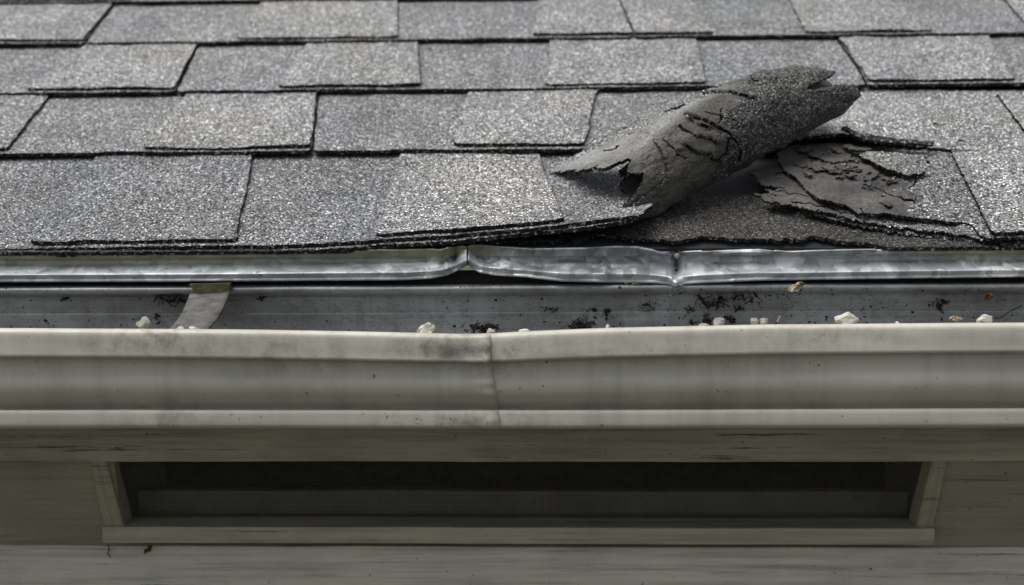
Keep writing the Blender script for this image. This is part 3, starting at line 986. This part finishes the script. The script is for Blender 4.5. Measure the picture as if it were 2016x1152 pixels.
def facets(px, v):
    """flat plates between sharp folds, as thin metal buckles"""
    cols = [np.interp(px + 18 * (FV_[k] - 0.5) * (-1) ** k, FX_, FA_[:, k], 0.0, 0.0) for k in range(4)]
    k = int(np.clip(np.searchsorted(FV_, v) - 1, 0, 2))
    f = np.clip((v - FV_[k]) / (FV_[k + 1] - FV_[k]), 0, 1)
    return cols[k] * (1 - f) + cols[k + 1] * f


def drip(name, p0, p1, top, bot, dents, label, age_f):
    nx = int((p1 - p0) / 2)
    pxs = np.linspace(p0, p1, nx + 1)
    yt = np.interp(pxs, *zip(*top))
    yb = np.interp(pxs, *zip(*bot))
    k = np.array([0.25, 0.5, 0.25])
    for _ in range(1):
        yt[1:-1] = np.convolve(yt, k, 'valid')
        yb[1:-1] = np.convolve(yb, k, 'valid')
    # profile: flange under the shingles, turned lip, face, flared hem
    prof = [(-0.9, 0.045, 1), (-0.45, 0.016, 1), (-0.06, -0.0105, 0), (0.0, -0.0145, 0), (0.035, -0.0135, 0), (0.07, -0.0095, 0), (0.16, -0.0085, 0), (0.34, -0.0085, 0), (0.44, -0.0097, 0), (0.54, -0.0122, 0), (0.63, -0.0152, 0), (0.72, -0.0188, 0), (0.765, -0.0205, 0), (0.785, -0.0208, 0), (0.86, -0.0200, 0), (0.93, -0.0196, 0), (0.985, -0.0200, 0), (1.0, -0.0195, 0), (1.0, -0.0180, 0)]
    pr = dense([(a, b + 0.0125) for a, b, c in prof], 3)
    P = np.zeros((nx + 1, len(pr), 3))
    age = np.zeros((nx + 1, len(pr)))
    for j, (vv_, Y) in enumerate(pr):
        cr_ = facets(pxs, vv_)
        py = yt + (yb - yt) * max(vv_, 0)
        Yc = np.full(nx + 1, Y) + cr_ * (vv_ > 0.02)
        for (c, wdt, amt, v0, v1) in dents:
            Yc = Yc + amt * np.exp(-np.abs((pxs - c) / wdt) ** 1.15) * (sstep(v0 - 0.25, v0, vv_) * (1 - sstep(v1, v1 + 0.25, vv_)))
        Yc = Yc + 0.0009 * fbm(pxs / 160, vv_ * 1.5 + 3, 8) * (vv_ > 0)
        q = at_y(pxs, py, Yc)
        if vv_ < 0:
            q0 = at_y(pxs, yt, np.full(nx + 1, -0.002))
            q = np.stack([q0[:, 0], Yc, np.minimum(q0[:, 2] + 0.0006, -0.0030) + (Yc + 0.002) * 0.3], -1)
        P[:, j] = q
        age[:, j] = np.clip(1.05 - 1.35 * max(vv_, 0), 0, 1) * age_f(pxs)
    root = thing(name, (float(P[:, :, 0].mean()), float(P[:, :, 1].min()), float(P[:, :, 2].min())), label, "flashing")
    sweep("metal_face", P, [MAT["galv"]], root, 0.0007, {"age": age.reshape(-1)})
    return root


left_top = [(-300, 502), (0, 500), (300, 497), (560, 494), (700, 492), (800, 491), (850, 490), (868, 492), (884, 487), (910, 484), (920, 487)]
left_bot = [(-300, 554), (0, 554), (400, 553), (800, 550), (850, 547), (880, 541), (902, 531), (918, 521), (920, 520)]
dl_ = drip("drip_edge", -850, 919, left_top, left_bot, [(921, 14, -0.011, 0.25, 0.8), (896, 6, 0.006, 0.05, 0.8), (880, 5, -0.004, 0.0, 0.75), (868, 8, -0.003, 0.0, 0.3), (600, 90, 0.001, 0.3, 0.6)],
           "galvanised flashing strip with algae film above the gutter strap, bent up at its right end",
           lambda q: 0.95 + 0.12 * vnoise(q / 200, 1, 4))
right_top = [(921, 485), (935, 482), (960, 484), (1000, 487), (1050, 490), (1150, 488), (1215, 485), (1255, 486), (1285, 492), (1304, 499), (1316, 500), (1334, 496), (1400, 494), (1460, 491), (1495, 490), (1530, 494), (1553, 496), (1590, 494), (1660, 492), (1760, 491), (2016, 489), (2450, 484)]
right_bot = [(921, 518), (930, 528), (945, 536), (975, 541), (1040, 545), (1080, 550), (1110, 553), (1200, 555), (1290, 556), (1318, 559), (1331, 564), (1345, 559), (1380, 556), (1500, 551), (1700, 548), (2016, 544), (2450, 536)]
dr_ = drip("drip_edge", 921, 2850, right_top, right_bot, [(921, 16, -0.005, 0.25, 0.75), (1331, 11, 0.013, 0.0, 0.68), (1331, 10, -0.008, 0.8, 1.0), (1322, 5, -0.003, 0.3, 0.8), (1120, 40, -0.003, 0.55, 0.8), (1180, 30, 0.002, 0.2, 0.6), (1010, 9, 0.002, 0.6, 1.0), (1480, 25, -0.0015, 0.0, 0.5), (1312, 22, 0.003, -0.1, 0.05), (1060, 60, 0.003, 0.6, 0.9), (960, 20, 0.003, 0.1, 0.6), (1553, 30, 0.002, -0.1, 0.1)],
           "crumpled galvanised flashing strip right of the gap, creased under the torn shingles",
           lambda q: 0.85 * np.clip(sstep(1030, 930, q) + sstep(1700, 1880, q), 0, 1))


blk = at_y(np.array([902.0, 949.0]), np.array([486.0, 516.0]), 0.0065)
box("deck_block", float(blk[0, 0]), float(blk[1, 0]), 0.0062, 0.0085, float(blk[1, 2]), float(blk[0, 2]), MAT["deck"], roof, 0.0006)

box("gap_shade_strip", XL, XR, 0.0088, 0.0118, -0.058, -0.0155, MAT["cavity"], roof, 0.0005)  # added dark strip, paints the shade seen through the gap under the flashing


def nail(px, py, Y, r, parent):
    c = at_y(px, py, Y)
    bm = bmesh.new()
    bmesh.ops.create_uvsphere(bm, u_segments=12, v_segments=6, radius=1.0)
    V = np.array([v.co[:] for v in bm.verts]) * np.array([r, r * 0.5, r])
    Fc = [[v.index for v in f.verts] for f in bm.faces]
    bm.free()
    finish("nail", V + c, Fc, [MAT["nail"]], None, True, parent, c)


nail(861, 499, 0.0035, 0.0022, dl_)
nail(292, 508, 0.0035, 0.0024, dl_)
nail(1333, 504, 0.002, 0.0024, dr_)

# ------------------------------------------------------------------ the gutter
ZB = float(z_at(560, 0.0))
gut = thing("gutter", (0, -0.06, float(z_at(840, -0.1))), "sagging metal gutter with beige painted front and grey inside, dented at the joint", "gutter")
xs = np.linspace(XL, XR, 340)
# back wall with rolled bead
back_prof = dense([(0.001, 560), (-0.0030, 560.6), (-0.0085, 562.5), (-0.0112, 566.5), (-0.0102, 573), (-0.0050, 578), (-0.0008, 580.5), (-0.0003, 590), (0.0, 612), (-0.0003, 616), (-0.0003, 622), (0.0, 626), (0.0, 640), (0.0, 690), (-0.003, 725), (-0.012, 738)], 4) + np.array([0.005, 0.0])
P = np.zeros((len(xs), len(back_prof), 3))
for j, (Y, py) in enumerate(back_prof):
    P[:, j, 0] = xs
    P[:, j, 1] = Y + 0.0005 * fbm(xs * 6, py * 0.01, 2)
    P[:, j, 2] = z_at(py, Y) + 0.0006 * fbm(xs * 2.5, 0.5, 3)
sweep("back_wall", P, [MAT["back"]], gut, 0.0008)
zb0 = float(z_at(738, -0.012))
front = [(-0.1085, 664), (-0.1095, 653), (-0.1115, 647.8), (-0.1150, 646.4), (-0.1200, 647.6), (-0.1228, 650.0), (-0.1240, 654.5), (-0.1244, 664), (-0.1246, 678), (-0.1248, 692), (-0.1248, 696.5), (-0.1243, 698.8), (-0.1230, 699.6), (-0.1175, 700.2), (-0.1142, 702.5), (-0.1132, 709), (-0.1136, 722), (-0.1146, 738), (-0.1152, 750), (-0.1146, 762), (-0.1122, 774), (-0.1066, 786), (-0.1008, 796), (-0.0980, 803.5), (-0.0995, 807.5), (-0.1105, 808.5), (-0.1130, 811), (-0.1136, 820), (-0.1136, 833), (-0.1124, 838), (-0.107, 840.5), (-0.098, 841)]
fp = dense(front, 4)


def front_panel(x0, x1, push, endbend):
    xs = np.linspace(x0, x1, 200)
    pxs = project(np.stack([xs, 0 * xs - 0.12, 0 * xs - 0.06], -1))[0]
    # the whole run hangs almost level, the lip has been pressed down near the joint
    sag = np.interp(pxs, [-300, 0, 300, 500, 700, 850, 930, 965, 1010, 1080, 1200, 1500, 2016, 2400], [3.0, 2.0, -0.5, -2.5, -7, -11.5, -13.2, -12.5, -9.5, -6.5, -2, 3.0, 5.0, 6.0]) * 0.00036
    for _ in range(4):
        sag[1:-1] = np.convolve(sag, [0.25, 0.5, 0.25], 'valid')
    P = np.zeros((len(xs), len(fp), 3))
    for j, (Y, py) in enumerate(fp):
        w = 1.0 if py < 690 else max(0.0, 1 - (py - 690) / 90)
        P[:, j, 0] = xs
        dent = 0.0030 * np.exp(-((pxs - 900) / 60) ** 2) * np.exp(-((py - 690) / 22) ** 2) - 0.002 * np.exp(-((pxs - 880) / 9) ** 2) * np.exp(-((py - 675) / 20) ** 2)
        dent = dent + 0.0016 * np.exp(-((pxs - 860) / 60) ** 2) * np.exp(-((py - 795) / 14) ** 2)
        P[:, j, 1] = Y - push + 0.0009 * fbm(xs * 5, py * 0.008, 21) + dent
        P[:, j, 2] = z_at(py, Y) + w * sag + 0.0005 * fbm(xs * 3, py * 0.004, 23)
        if endbend:
            e = np.clip((xs - (x1 - 0.012)) / 0.012, 0, 1)
            P[:, j, 0] = xs + 0.004 * e * ((py - 700) / 100.0) * (py > 700)
            P[:, j, 1] = P[:, j, 1] - 0.0012 * e * math.sin(py * 0.12) ** 2
    return P


xj = float(at_y(968, 720, -0.115)[0])
Pl = front_panel(XL, xj, 0.0007, True)
Pr = front_panel(xj - 0.02, XR, 0.0, False)
lo = sweep("front_panel", Pl, [MAT["paint"]], gut, 0.0009)
lo["label"] = "left length of the gutter front, lapped over the joint"
ro_ = sweep("front_panel", Pr, [MAT["paint"]], gut, 0.0009)
ro_["label"] = "right length of the gutter front"
# floor of the trough
u, v = grid(60, 8)
FX = XL + (XR - XL) * u
FYs = np.linspace(-0.100, -0.008, 9)[None, :] + 0 * u
zf = float(z_at(841, -0.098))
FZ = zf + 0.0015 + (zb0 - zf + 0.0005) * v + 0.0008 * fbm(u * 20, v * 3, 2)
sweep("trough_floor", np.stack([FX, FYs, FZ], -1), [MAT["back"]], gut, 0.0008)

# hanger strap from the back wall to the lip
A = at_y(np.array([374.0, 452.0]), np.array([577.0, 573.0]), -0.0125)
Bq = at_y(np.array([328.0, 402.0]), np.array([652.0, 653.0]), -0.112)
t = np.linspace(0, 1, 22)
sp = np.zeros((22, 5, 3))
for i, tt in enumerate(t):
    a = A[0] * (1 - tt) + Bq[0] * tt
    b = A[1] * (1 - tt) + Bq[1] * tt
    for j, w in enumerate(np.linspace(0, 1, 5)):
        q = a * (1 - w) + b * w
        q = q + np.array([0.0008 * math.sin(math.pi * tt), 0, -0.0035 * math.sin(math.pi * tt) - 0.0012 * (abs(w - 0.5) < 0.3)])
        sp[i, j] = q
strap = sweep("hanger_strap", sp, [MAT["strap"]], gut, 0.0016)
strap["label"] = "dull metal hanger strap spanning the gutter at left"
c = at_y(np.array([372.0, 453.0, 452.0, 384.0]), np.array([560.0, 558.0, 573.0, 577.0]), -0.0125)
cv = np.vstack([c, c + np.array([0, 0.008, 0.0])])
finish("strap_clip", cv, [(0, 1, 2, 3), (7, 6, 5, 4), (0, 4, 5, 1), (1, 5, 6, 2), (2, 6, 7, 3), (3, 7, 4, 0)], [MAT["clip"]], None, False, strap)

# ------------------------------------------------------------------ eave woodwork
YF = 0.0125
zft, zfb = float(z_at(600, YF)) - 0.0, float(z_at(909, YF))
eave = thing("eave", (0, 0.05, float(z_at(1300, 0.076))), "weathered olive grey painted wooden eave under the gutter", "eave")
box("fascia_board", XL, XR, YF, YF + 0.0085, zfb, -0.0165, MAT["wood"], eave, 0.0016, 0.0007, 60)
YT, YB = 0.0215, 0.076
zt = zfb + 0.012
zb = float(z_at(1074, YB))


def slope_pt(x, f, off=0.0):
    """point on the leaning panel: f from top to bottom, off towards the outside"""
    dy, dz = YB - YT, zb - zt
    L = math.hypot(dy, dz)
    nrm = np.array([0, dz / L, -dy / L])      # outward and down
    return np.array([x, YT + dy * f, zt + dz * f]) + nrm * off


def slope_f(py):
    d = ray(1008.0, py)
    # intersection of the central ray with the panel plane
    A_ = np.array([0, YT, zt])
    e1 = np.array([0, YB - YT, zb - zt])
    nrm = np.cross(np.array([1.0, 0, 0]), e1)
    tt = ((A_ - CAM) @ nrm) / (d @ nrm)
    Pq = CAM + d * tt
    return float((Pq - A_) @ e1 / (e1 @ e1))


def slope_x(px, f, off=0.0):
    P0 = slope_pt(0.0, f, off) - CAM
    k = (px - CX) / F
    return float((k * (P0 @ fw) - P0 @ rt) / (rt[0] - k * fw[0]))


def slab(name, corners, mat, parent, off0, off1, bev=0.0012):
    """piece lying on the leaning panel: corners (px, py) clockwise from top left, between two offsets"""
    vs = []
    for off in (off1, off0):
        for (px, py) in corners:
            f = slope_f(py)
            vs.append(slope_pt(slope_x(px, f, off1), f, off))
    bm = bmesh.new()
    bv = [bm.verts.new(v) for v in vs]
    for f in ((3, 2, 1, 0), (4, 5, 6, 7), (0, 1, 5, 4), (1, 2, 6, 5), (2, 3, 7, 6), (3, 0, 4, 7)):
        bm.faces.new([bv[i] for i in f])
    bmesh.ops.recalc_face_normals(bm, faces=bm.faces)
    if bev:
        bmesh.ops.bevel(bm, geom=bm.edges[:], offset=bev, segments=2, affect='EDGES', profile=0.6)
    bm.verts.index_update()
    V = np.array([v.co[:] for v in bm.verts])
    Fc = [[v.index for v in f.verts] for f in bm.faces]
    bm.free()
    return finish(name, V, Fc, [mat], None, False, parent)


PT = 896
pl_ = slab("side_panel", [(-900, PT), (222, PT), (246, 1073), (-900, 1073)], MAT["panel"], eave, -0.014, 0.0, 0.0005)
pl_["label"] = "olive panel left of the vent opening"
pr_ = slab("side_panel", [(1838, PT), (2950, PT), (2950, 1073), (1806, 1073)], MAT["panel"], eave, -0.014, 0.0, 0.0005)
pr_["label"] = "olive panel right of the vent opening"
box("wall_board", XL, XR, YB + 0.0005, YB + 0.02, zb - 0.22, zb - 0.0012, MAT["trim"], eave, 0.0012, 0.0006, 50)
box("wall_board", XL, XR, YB + 0.003, YB + 0.02, zb - 0.46, zb - 0.223, MAT["trim"], eave, 0.0012, 0.0006, 50)
box("backing_wall", XL, XR, YB + 0.0205, YB + 0.06, -2.7, zb - 0.002, MAT["panel"], eave, 0.0, 0.0, 1)

vent = thing("eave_vent", (0, 0.09, zb), "long screened vent opening in the eave under the fascia board", "vent")
slab("side_trim", [(176, PT), (207, PT), (248, 1049), (208, 1049)], MAT["frame"], vent, -0.022, 0.0042)
slab("side_trim", [(1836, PT), (1866, PT), (1832, 1051), (1799, 1051)], MAT["frame"], vent, -0.022, 0.0042)
xs0, xs1 = float(at_y(206, 1050, 0.064)[0]), float(at_y(1836, 1050, 0.064)[0])
box("sill", xs0, xs1, 0.0565, 0.098, float(z_at(1071, 0.0565)), float(z_at(1038.5, 0.0565)), MAT["wood"], vent, 0.0014, 0.0005, 50)
# inside of the vent: liner, inner board, screen
xi0, xi1 = slope_x(206, 0.0) - 0.001, slope_x(1840, 0.0) + 0.001
zc = zt + 0.03
for (xa, xb) in ((xi0 - 0.012, xi0), (xi1, xi1 + 0.012)):
    q0, q1 = slope_pt(0, 0.0, -0.0148), slope_pt(0, 0.97, -0.0148)
    pg = [(q0[1], q0[2]), (q1[1], q1[2]), (0.2, q1[2]), (0.2, zc), (q0[1], zc)]
    vs = [(xx, y_, z_) for xx in (xa, xb) for (y_, z_) in pg]
    m5 = len(pg)
    finish("liner", vs, [tuple(range(m5)), tuple(range(2 * m5 - 1, m5 - 1, -1))] + [(k, m5 + k, m5 + (k + 1) % m5, (k + 1) % m5) for k in range(m5)], [MAT["panel"]], None, False, vent)
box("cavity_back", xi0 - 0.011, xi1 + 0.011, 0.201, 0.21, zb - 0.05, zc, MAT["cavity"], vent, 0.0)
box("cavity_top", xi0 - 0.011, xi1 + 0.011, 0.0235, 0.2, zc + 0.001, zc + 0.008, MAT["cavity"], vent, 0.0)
box("inner_board", xi0 + 0.001, xi1 - 0.001, 0.104, 0.114, float(z_at(1040, 0.104)), float(z_at(966, 0.104)), MAT["inner"], vent, 0.001, 0.0008, 40)
# sagging paper hanging inside
u, v = grid(60, 10)
pxs = 560 + 760 * u
pyy = 905 + v * (30 * np.sin(np.pi * u) ** 0.7 + 2)
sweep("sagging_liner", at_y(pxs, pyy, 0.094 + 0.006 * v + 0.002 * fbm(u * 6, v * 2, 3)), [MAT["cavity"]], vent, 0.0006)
# woven wire screen
SY0 = 0.052
zs0, zs1 = float(z_at(1036, 0.090)), float(z_at(905, SY0))
nw = 400
V, Fc = [], []


def wire(a, b, r):
    a, b = np.asarray(a), np.asarray(b)
    d = b - a
    e1 = np.cross(d, [0, 1, 0])
    e1 = e1 / np.linalg.norm(e1) * r
    e2 = np.array([0, 1, 0]) * r
    i0 = len(V)
    for q in (a, b):
        for s_ in (e1, e2, -e1, -e2):
            V.append(q + s_)
    for k in range(4):
        Fc.append((i0 + k, i0 + (k + 1) % 4, i0 + 4 + (k + 1) % 4, i0 + 4 + k))


def scr(x, f):
    return np.array([x, SY0 + (0.090 - SY0) * f + 0.0012 * float(fbm(x * 9, f * 2, 5)), zs1 + (zs0 - zs1) * f])


wr = 0.00026
for i in range(nw + 1):
    x = xi0 + 0.002 + (xi1 - xi0 - 0.004) * i / nw
    for k in range(4):
        wire(scr(x, k / 4), scr(x, (k + 1) / 4), wr)
nh = 32
for j in range(nh + 1):
    for k in range(20):
        wire(scr(xi0 + 0.002 + (xi1 - xi0 - 0.004) * k / 20, j / nh), scr(xi0 + 0.002 + (xi1 - xi0 - 0.004) * (k + 1) / 20, j / nh), wr)
so = finish("wire_screen", V, Fc, [MAT["wire"]], None, False, vent)
so["kind"] = "stuff"

# ------------------------------------------------------------------ stones and litter on the gutter
LIPY = -0.1165
gut_lip = Pl


def lip_z(px):
    xw = at_y(px, 648, LIPY)[0]
    A_ = Pl if xw < xj else Pr
    i = int(np.argmin(np.abs(A_[:, 0, 0] - xw)))
    return float(xw), float(A_[i, :, 2].max())


STONES = [(282, 20, 11, 16, "stone_grey", "grey angular stone on the gutter lip left of the strap", 0.0),
          (352, 10, 8, 7, "stone_white", "small pale stone at the left foot of the hanger strap", 0.2),
          (378, 12, 8, 7, "stone_white", "flat white chip on the foot of the hanger strap", -0.1),
          (836, 20, 11, 17, "stone_white", "chunky white stone on the gutter lip left of the joint", 0.15),
          (800, 11, 8, 3.5, "stone_white", "thin pale flake lying beside the chunky white stone", 0.0),
          (966, 11, 8, 10, "stone_pink", "small brownish stone on the lip right above the joint", -0.25),
          (1030, 12, 8, 7, "stone_white", "small white chip right of the joint", 0.1),
          (1197, 6, 5, 8, "stone_white", "tiny white pebble standing alone under the middle of the flashing", 0.0),
          (1386, 11, 8, 7, "stone_pink", "low tan stone left of the pinkish pebble", 0.0),
          (1416, 13, 9, 14, "stone_pink", "rounded pinkish pebble below the flashing crease", -0.35),
          (1488, 9, 8, 13, "stone_grey", "dark half of the stone pair right of the pinkish pebble", 0.2),
          (1506, 11, 8, 12, "stone_pink", "tan half of the stone pair right of the pinkish pebble", -0.2),
          (1672, 28, 14, 19, "stone_white", "largest craggy white stone on the gutter lip at right", 0.0),
          (1770, 6, 5, 6, "stone_white", "tiny white pebble right of the largest craggy stone", 0.0),
          (1944, 20, 11, 11, "stone_white", "flat white slab on the lip near the right edge", -0.06)]
for i, (px, rx, ry, hh, m, lab, rot) in enumerate(STONES):
    xw, zz = lip_z(px)
    kk = 0.00031
    b = blob("stone", (xw, LIPY + 0.0055, zz - 0.0022), (rx * kk, ry * kk, hh * kk * 0.95), MAT[m], None, 300 + i, 0.3, 3, rot, 0.6 if i == 12 else 0.0)
    tag(b, lab, "stone", "stones on the gutter lip")
# the craggy stone carries a second peak
xw, zz = lip_z(1672)


def litter(name, px, py, Y, rx, ry, n, mat, label, cat, seed, group=None):
    """matted clump: many small bent shreds in one lump"""
    rg = np.random.default_rng(seed)
    c = at_y(px, py, Y)
    V, Fc = [], []
    kk = 0.0004
    for i in range(n):
        o = c + np.array([rg.normal() * rx * kk * 0.5, rg.uniform(-1, 1) * 0.003, rg.normal() * ry * kk * 0.5])
        d = rg.normal(size=3)
        d /= np.linalg.norm(d)
        e = np.cross(d, rg.normal(size=3))
        e /= np.linalg.norm(e)
        L = rg.uniform(1.0, 3.2) * 0.001
        W = rg.uniform(0.3, 0.9) * 0.001
        i0 = len(V)
        nn_ = np.cross(d, e) * W * 0.6
        for q in (-1, 0, 1):
            bend = nn_ * 1.4 * (1 - q * q)
            V += [o + d * L * q + e * W + bend, o + d * L * q - e * W + bend, o + d * L * q + bend + nn_]
        for k in range(2):
            a = i0 + 3 * k
            Fc += [(a, a + 3, a + 4, a + 1), (a + 1, a + 4, a + 5, a + 2), (a + 2, a + 5, a + 3, a)]
        Fc += [(i0, i0 + 1, i0 + 2), (i0 + 8, i0 + 7, i0 + 6)]
    ob = finish(name, V, Fc, [mat], None, False)
    tag(ob, label, cat, group)
    return ob


litter("leaf_mould", 952, 646, -0.098, 26, 9, 90, MAT["soil"], "black leaf mould clump behind the lip just left of the small brownish stone", "debris", 1)
litter("leaf_mould", 1146, 640, -0.098, 26, 14, 110, MAT["soil"], "largest black leaf mould clump behind the lip in the middle", "debris", 2)
litter("leaf_mould", 1392, 632, -0.098, 8, 16, 50, MAT["soil"], "narrow black leaf mould clump beside the pinkish pebble", "debris", 3)
litter("leaf_mould", 345, 590, -0.004, 60, 9, 90, MAT["soil"], "dark dirt fringe on the gutter back left of the strap", "debris", 4)
litter("leaf_mould", 1404, 597, -0.004, 26, 12, 60, MAT["soil"], "black shreds stuck on the gutter back under the flashing crease", "debris", 5)
litter("leaf_mould", 1470, 588, -0.004, 50, 10, 45, MAT["soil"], "dark rootlets on the gutter back right of the flashing crease", "debris", 6)


rg2 = np.random.default_rng(19)
for i in range(16):
    px_ = rg2.uniform(30, 1990) if i % 3 else rg2.uniform(1180, 1620)
    if 330 < px_ < 460:
        px_ += 160
    py_ = rg2.uniform(582, 640)
    litter("black_shred", px_, py_, 0.0025, rg2.uniform(5, 16), rg2.uniform(3, 9), int(rg2.uniform(6, 18)), MAT["soil"], "small black shred of rotten leaf stuck on the grey gutter back", "debris", 40 + i, "black shreds on the gutter back")


def twig(name, pts, r, mat, label, cat="twig"):
    P3 = dense([at_y(px, py, Y) for px, py, Y in pts], 5)
    V, Fc = [], []
    for i, q in enumerate(P3):
        d = P3[min(i + 1, len(P3) - 1)] - P3[max(i - 1, 0)]
        d /= np.linalg.norm(d)
        e1 = np.cross(d, [0, 1, 0.2])
        e1 /= np.linalg.norm(e1)
        e2 = np.cross(d, e1)
        rr_ = r * (1 - 0.5 * i / len(P3)) * (1 + 0.25 * math.sin(i * 1.7))
        for k in range(6):
            an = k * math.pi / 3
            V.append(q + (e1 * math.cos(an) + e2 * math.sin(an)) * rr_)
    for i in range(len(P3) - 1):
        for k in range(6):
            Fc.append((6 * i + k, 6 * i + (k + 1) % 6, 6 * i + 6 + (k + 1) % 6, 6 * i + 6 + k))
    Fc += [tuple(range(6))[::-1], tuple(range(len(V) - 6, len(V)))]
    return tag(finish(name, V, Fc, [mat], None, True), label, cat)


twig("twig", [(1372, 578, -0.018), (1380, 588, -0.014), (1388, 598, -0.010), (1393, 606, -0.006)], 0.0017, MAT["soil"], "short black twig on the gutter back below the flashing crease")
twig("twig", [(2012, 602, -0.004), (2004, 606, -0.004), (1990, 612, -0.005), (1972, 624, -0.006), (1962, 628, -0.006)], 0.0006, MAT["soil"], "thin curved dark stem at the right end of the gutter back")
twig("twig", [(1530, 634, -0.108), (1533, 628, -0.106), (1536, 622, -0.104)], 0.0005, MAT["leaf"], "short straw stalk behind the lip right of the stone pair")
twig("twig", [(1326, 560, -0.021), (1318, 570, -0.019), (1322, 578, -0.016), (1318, 584, -0.012)], 0.0004, MAT["leaf"], "pale dry stem hanging from the flashing crease")
twig("twig", [(1338, 560, -0.021), (1352, 568, -0.019), (1362, 582, -0.014), (1366, 588, -0.010)], 0.0004, MAT["leaf"], "pale dry stem right of the flashing crease")
twig("twig", [(1230, 556, -0.02), (1240, 563, -0.018), (1250, 558, -0.016), (1262, 564, -0.014)], 0.0004, MAT["leaf"], "curly straw thread under the flashing left of its crease")


def leaf(px, py, Y, rx, ry, mat, label, seed, tilt=0.3):
    u, v = grid(14, 8)
    c = at_y(px, py, Y)
    w = np.sqrt(np.clip(1 - (2 * u - 1) ** 2, 0, 1)) * (0.75 + 0.3 * fbm(u * 6, seed, seed)) + 0.04
    X = (2 * u - 1) * rx * 0.0004
    Z = (2 * v - 1) * w * ry * 0.0004 + X * tilt
    Yy = 0.002 * np.sin(u * 5 + seed) + 0.0018 * fbm(u * 5, v * 5, seed) - 0.001
    o = sweep("dry_leaf", np.stack([c[0] + X, c[1] + Yy - 0.002, c[2] + Z], -1), [mat], None, 0.0004)
    return tag(o, label, "leaf")


leaf(1567, 564, -0.0105, 16, 9, MAT["leaf"], "crumpled beige leaf scrap on the gutter bead under the flashing", 3, 0.25)
leaf(1942, 583, -0.004, 9, 9, MAT["rust_leaf"], "brown leaf bit on the gutter back near the right edge", 5, 0.1)
leaf(1880, 626, -0.108, 10, 5, MAT["leaf"], "tan leaf scrap on the lip left of the flat white slab", 7, 0.1)
leaf(292, 1081, YB - 0.002, 9, 8, MAT["rust_leaf"], "rust brown leaf stuck under the left end of the vent sill", 9, 0.6)
twig("twig", [(212, 1072, 0.073), (215, 1082, 0.0745), (212, 1090, 0.0755), (218, 1098, 0.0755)], 0.0006, MAT["rust_leaf"], "curled brown stem hanging from the left end of the vent sill")

# fine specks of dirt stuck to the gutter back, strap and vent sill
rg = np.random.default_rng(5)
V, Fc = [], []


def speck(c, sx, sz, rot):
    i0 = len(V)
    ca, sa = math.cos(rot), math.sin(rot)
    m = 5
    for k in range(m):
        an = k * 2 * math.pi / m + rg.uniform(-0.4, 0.4)
        q = rg.uniform(0.6, 1.2)
        a, b = math.cos(an) * sx * q, math.sin(an) * sz * q
        V.append(np.asarray(c) + np.array([a * ca - b * sa, 0, a * sa + b * ca]))
    V.append(np.asarray(c) + np.array([0, -0.0008, 0]))
    for k in range(m):
        Fc.append((i0 + k, i0 + (k + 1) % m, i0 + m))


for _ in range(420):
    px, py = rg.uniform(-100, 2100), rg.uniform(562, 645)
    if rg.random() < 0.35:
        px = rg.normal(1400, 160)
    Y = float(np.interp(py, [p_[1] for p_ in back_prof[:40]], [p_[0] for p_ in back_prof[:40]]))
    sx = rg.uniform(0.4, 1.0) ** 2 * 0.0022
    speck(at_y(px, py, Y - 0.0004), sx, sx * rg.uniform(0.3, 0.9), rg.uniform(-1.5, 1.5))
for _ in range(110):
    px = rg.uniform(250, 1800)
    speck(at_y(px, 1029.5 - rg.exponential(2.5), 0.0880), rg.uniform(0.4, 1.6) * 0.0018, rg.uniform(0.3, 0.8) * 0.0018, 0)
dirt = finish("dirt_specks", V, Fc, [MAT["soil"]], None, False)
tag(dirt, "fine black dirt specks stuck inside the gutter and along the vent sill", None, None, "stuff")
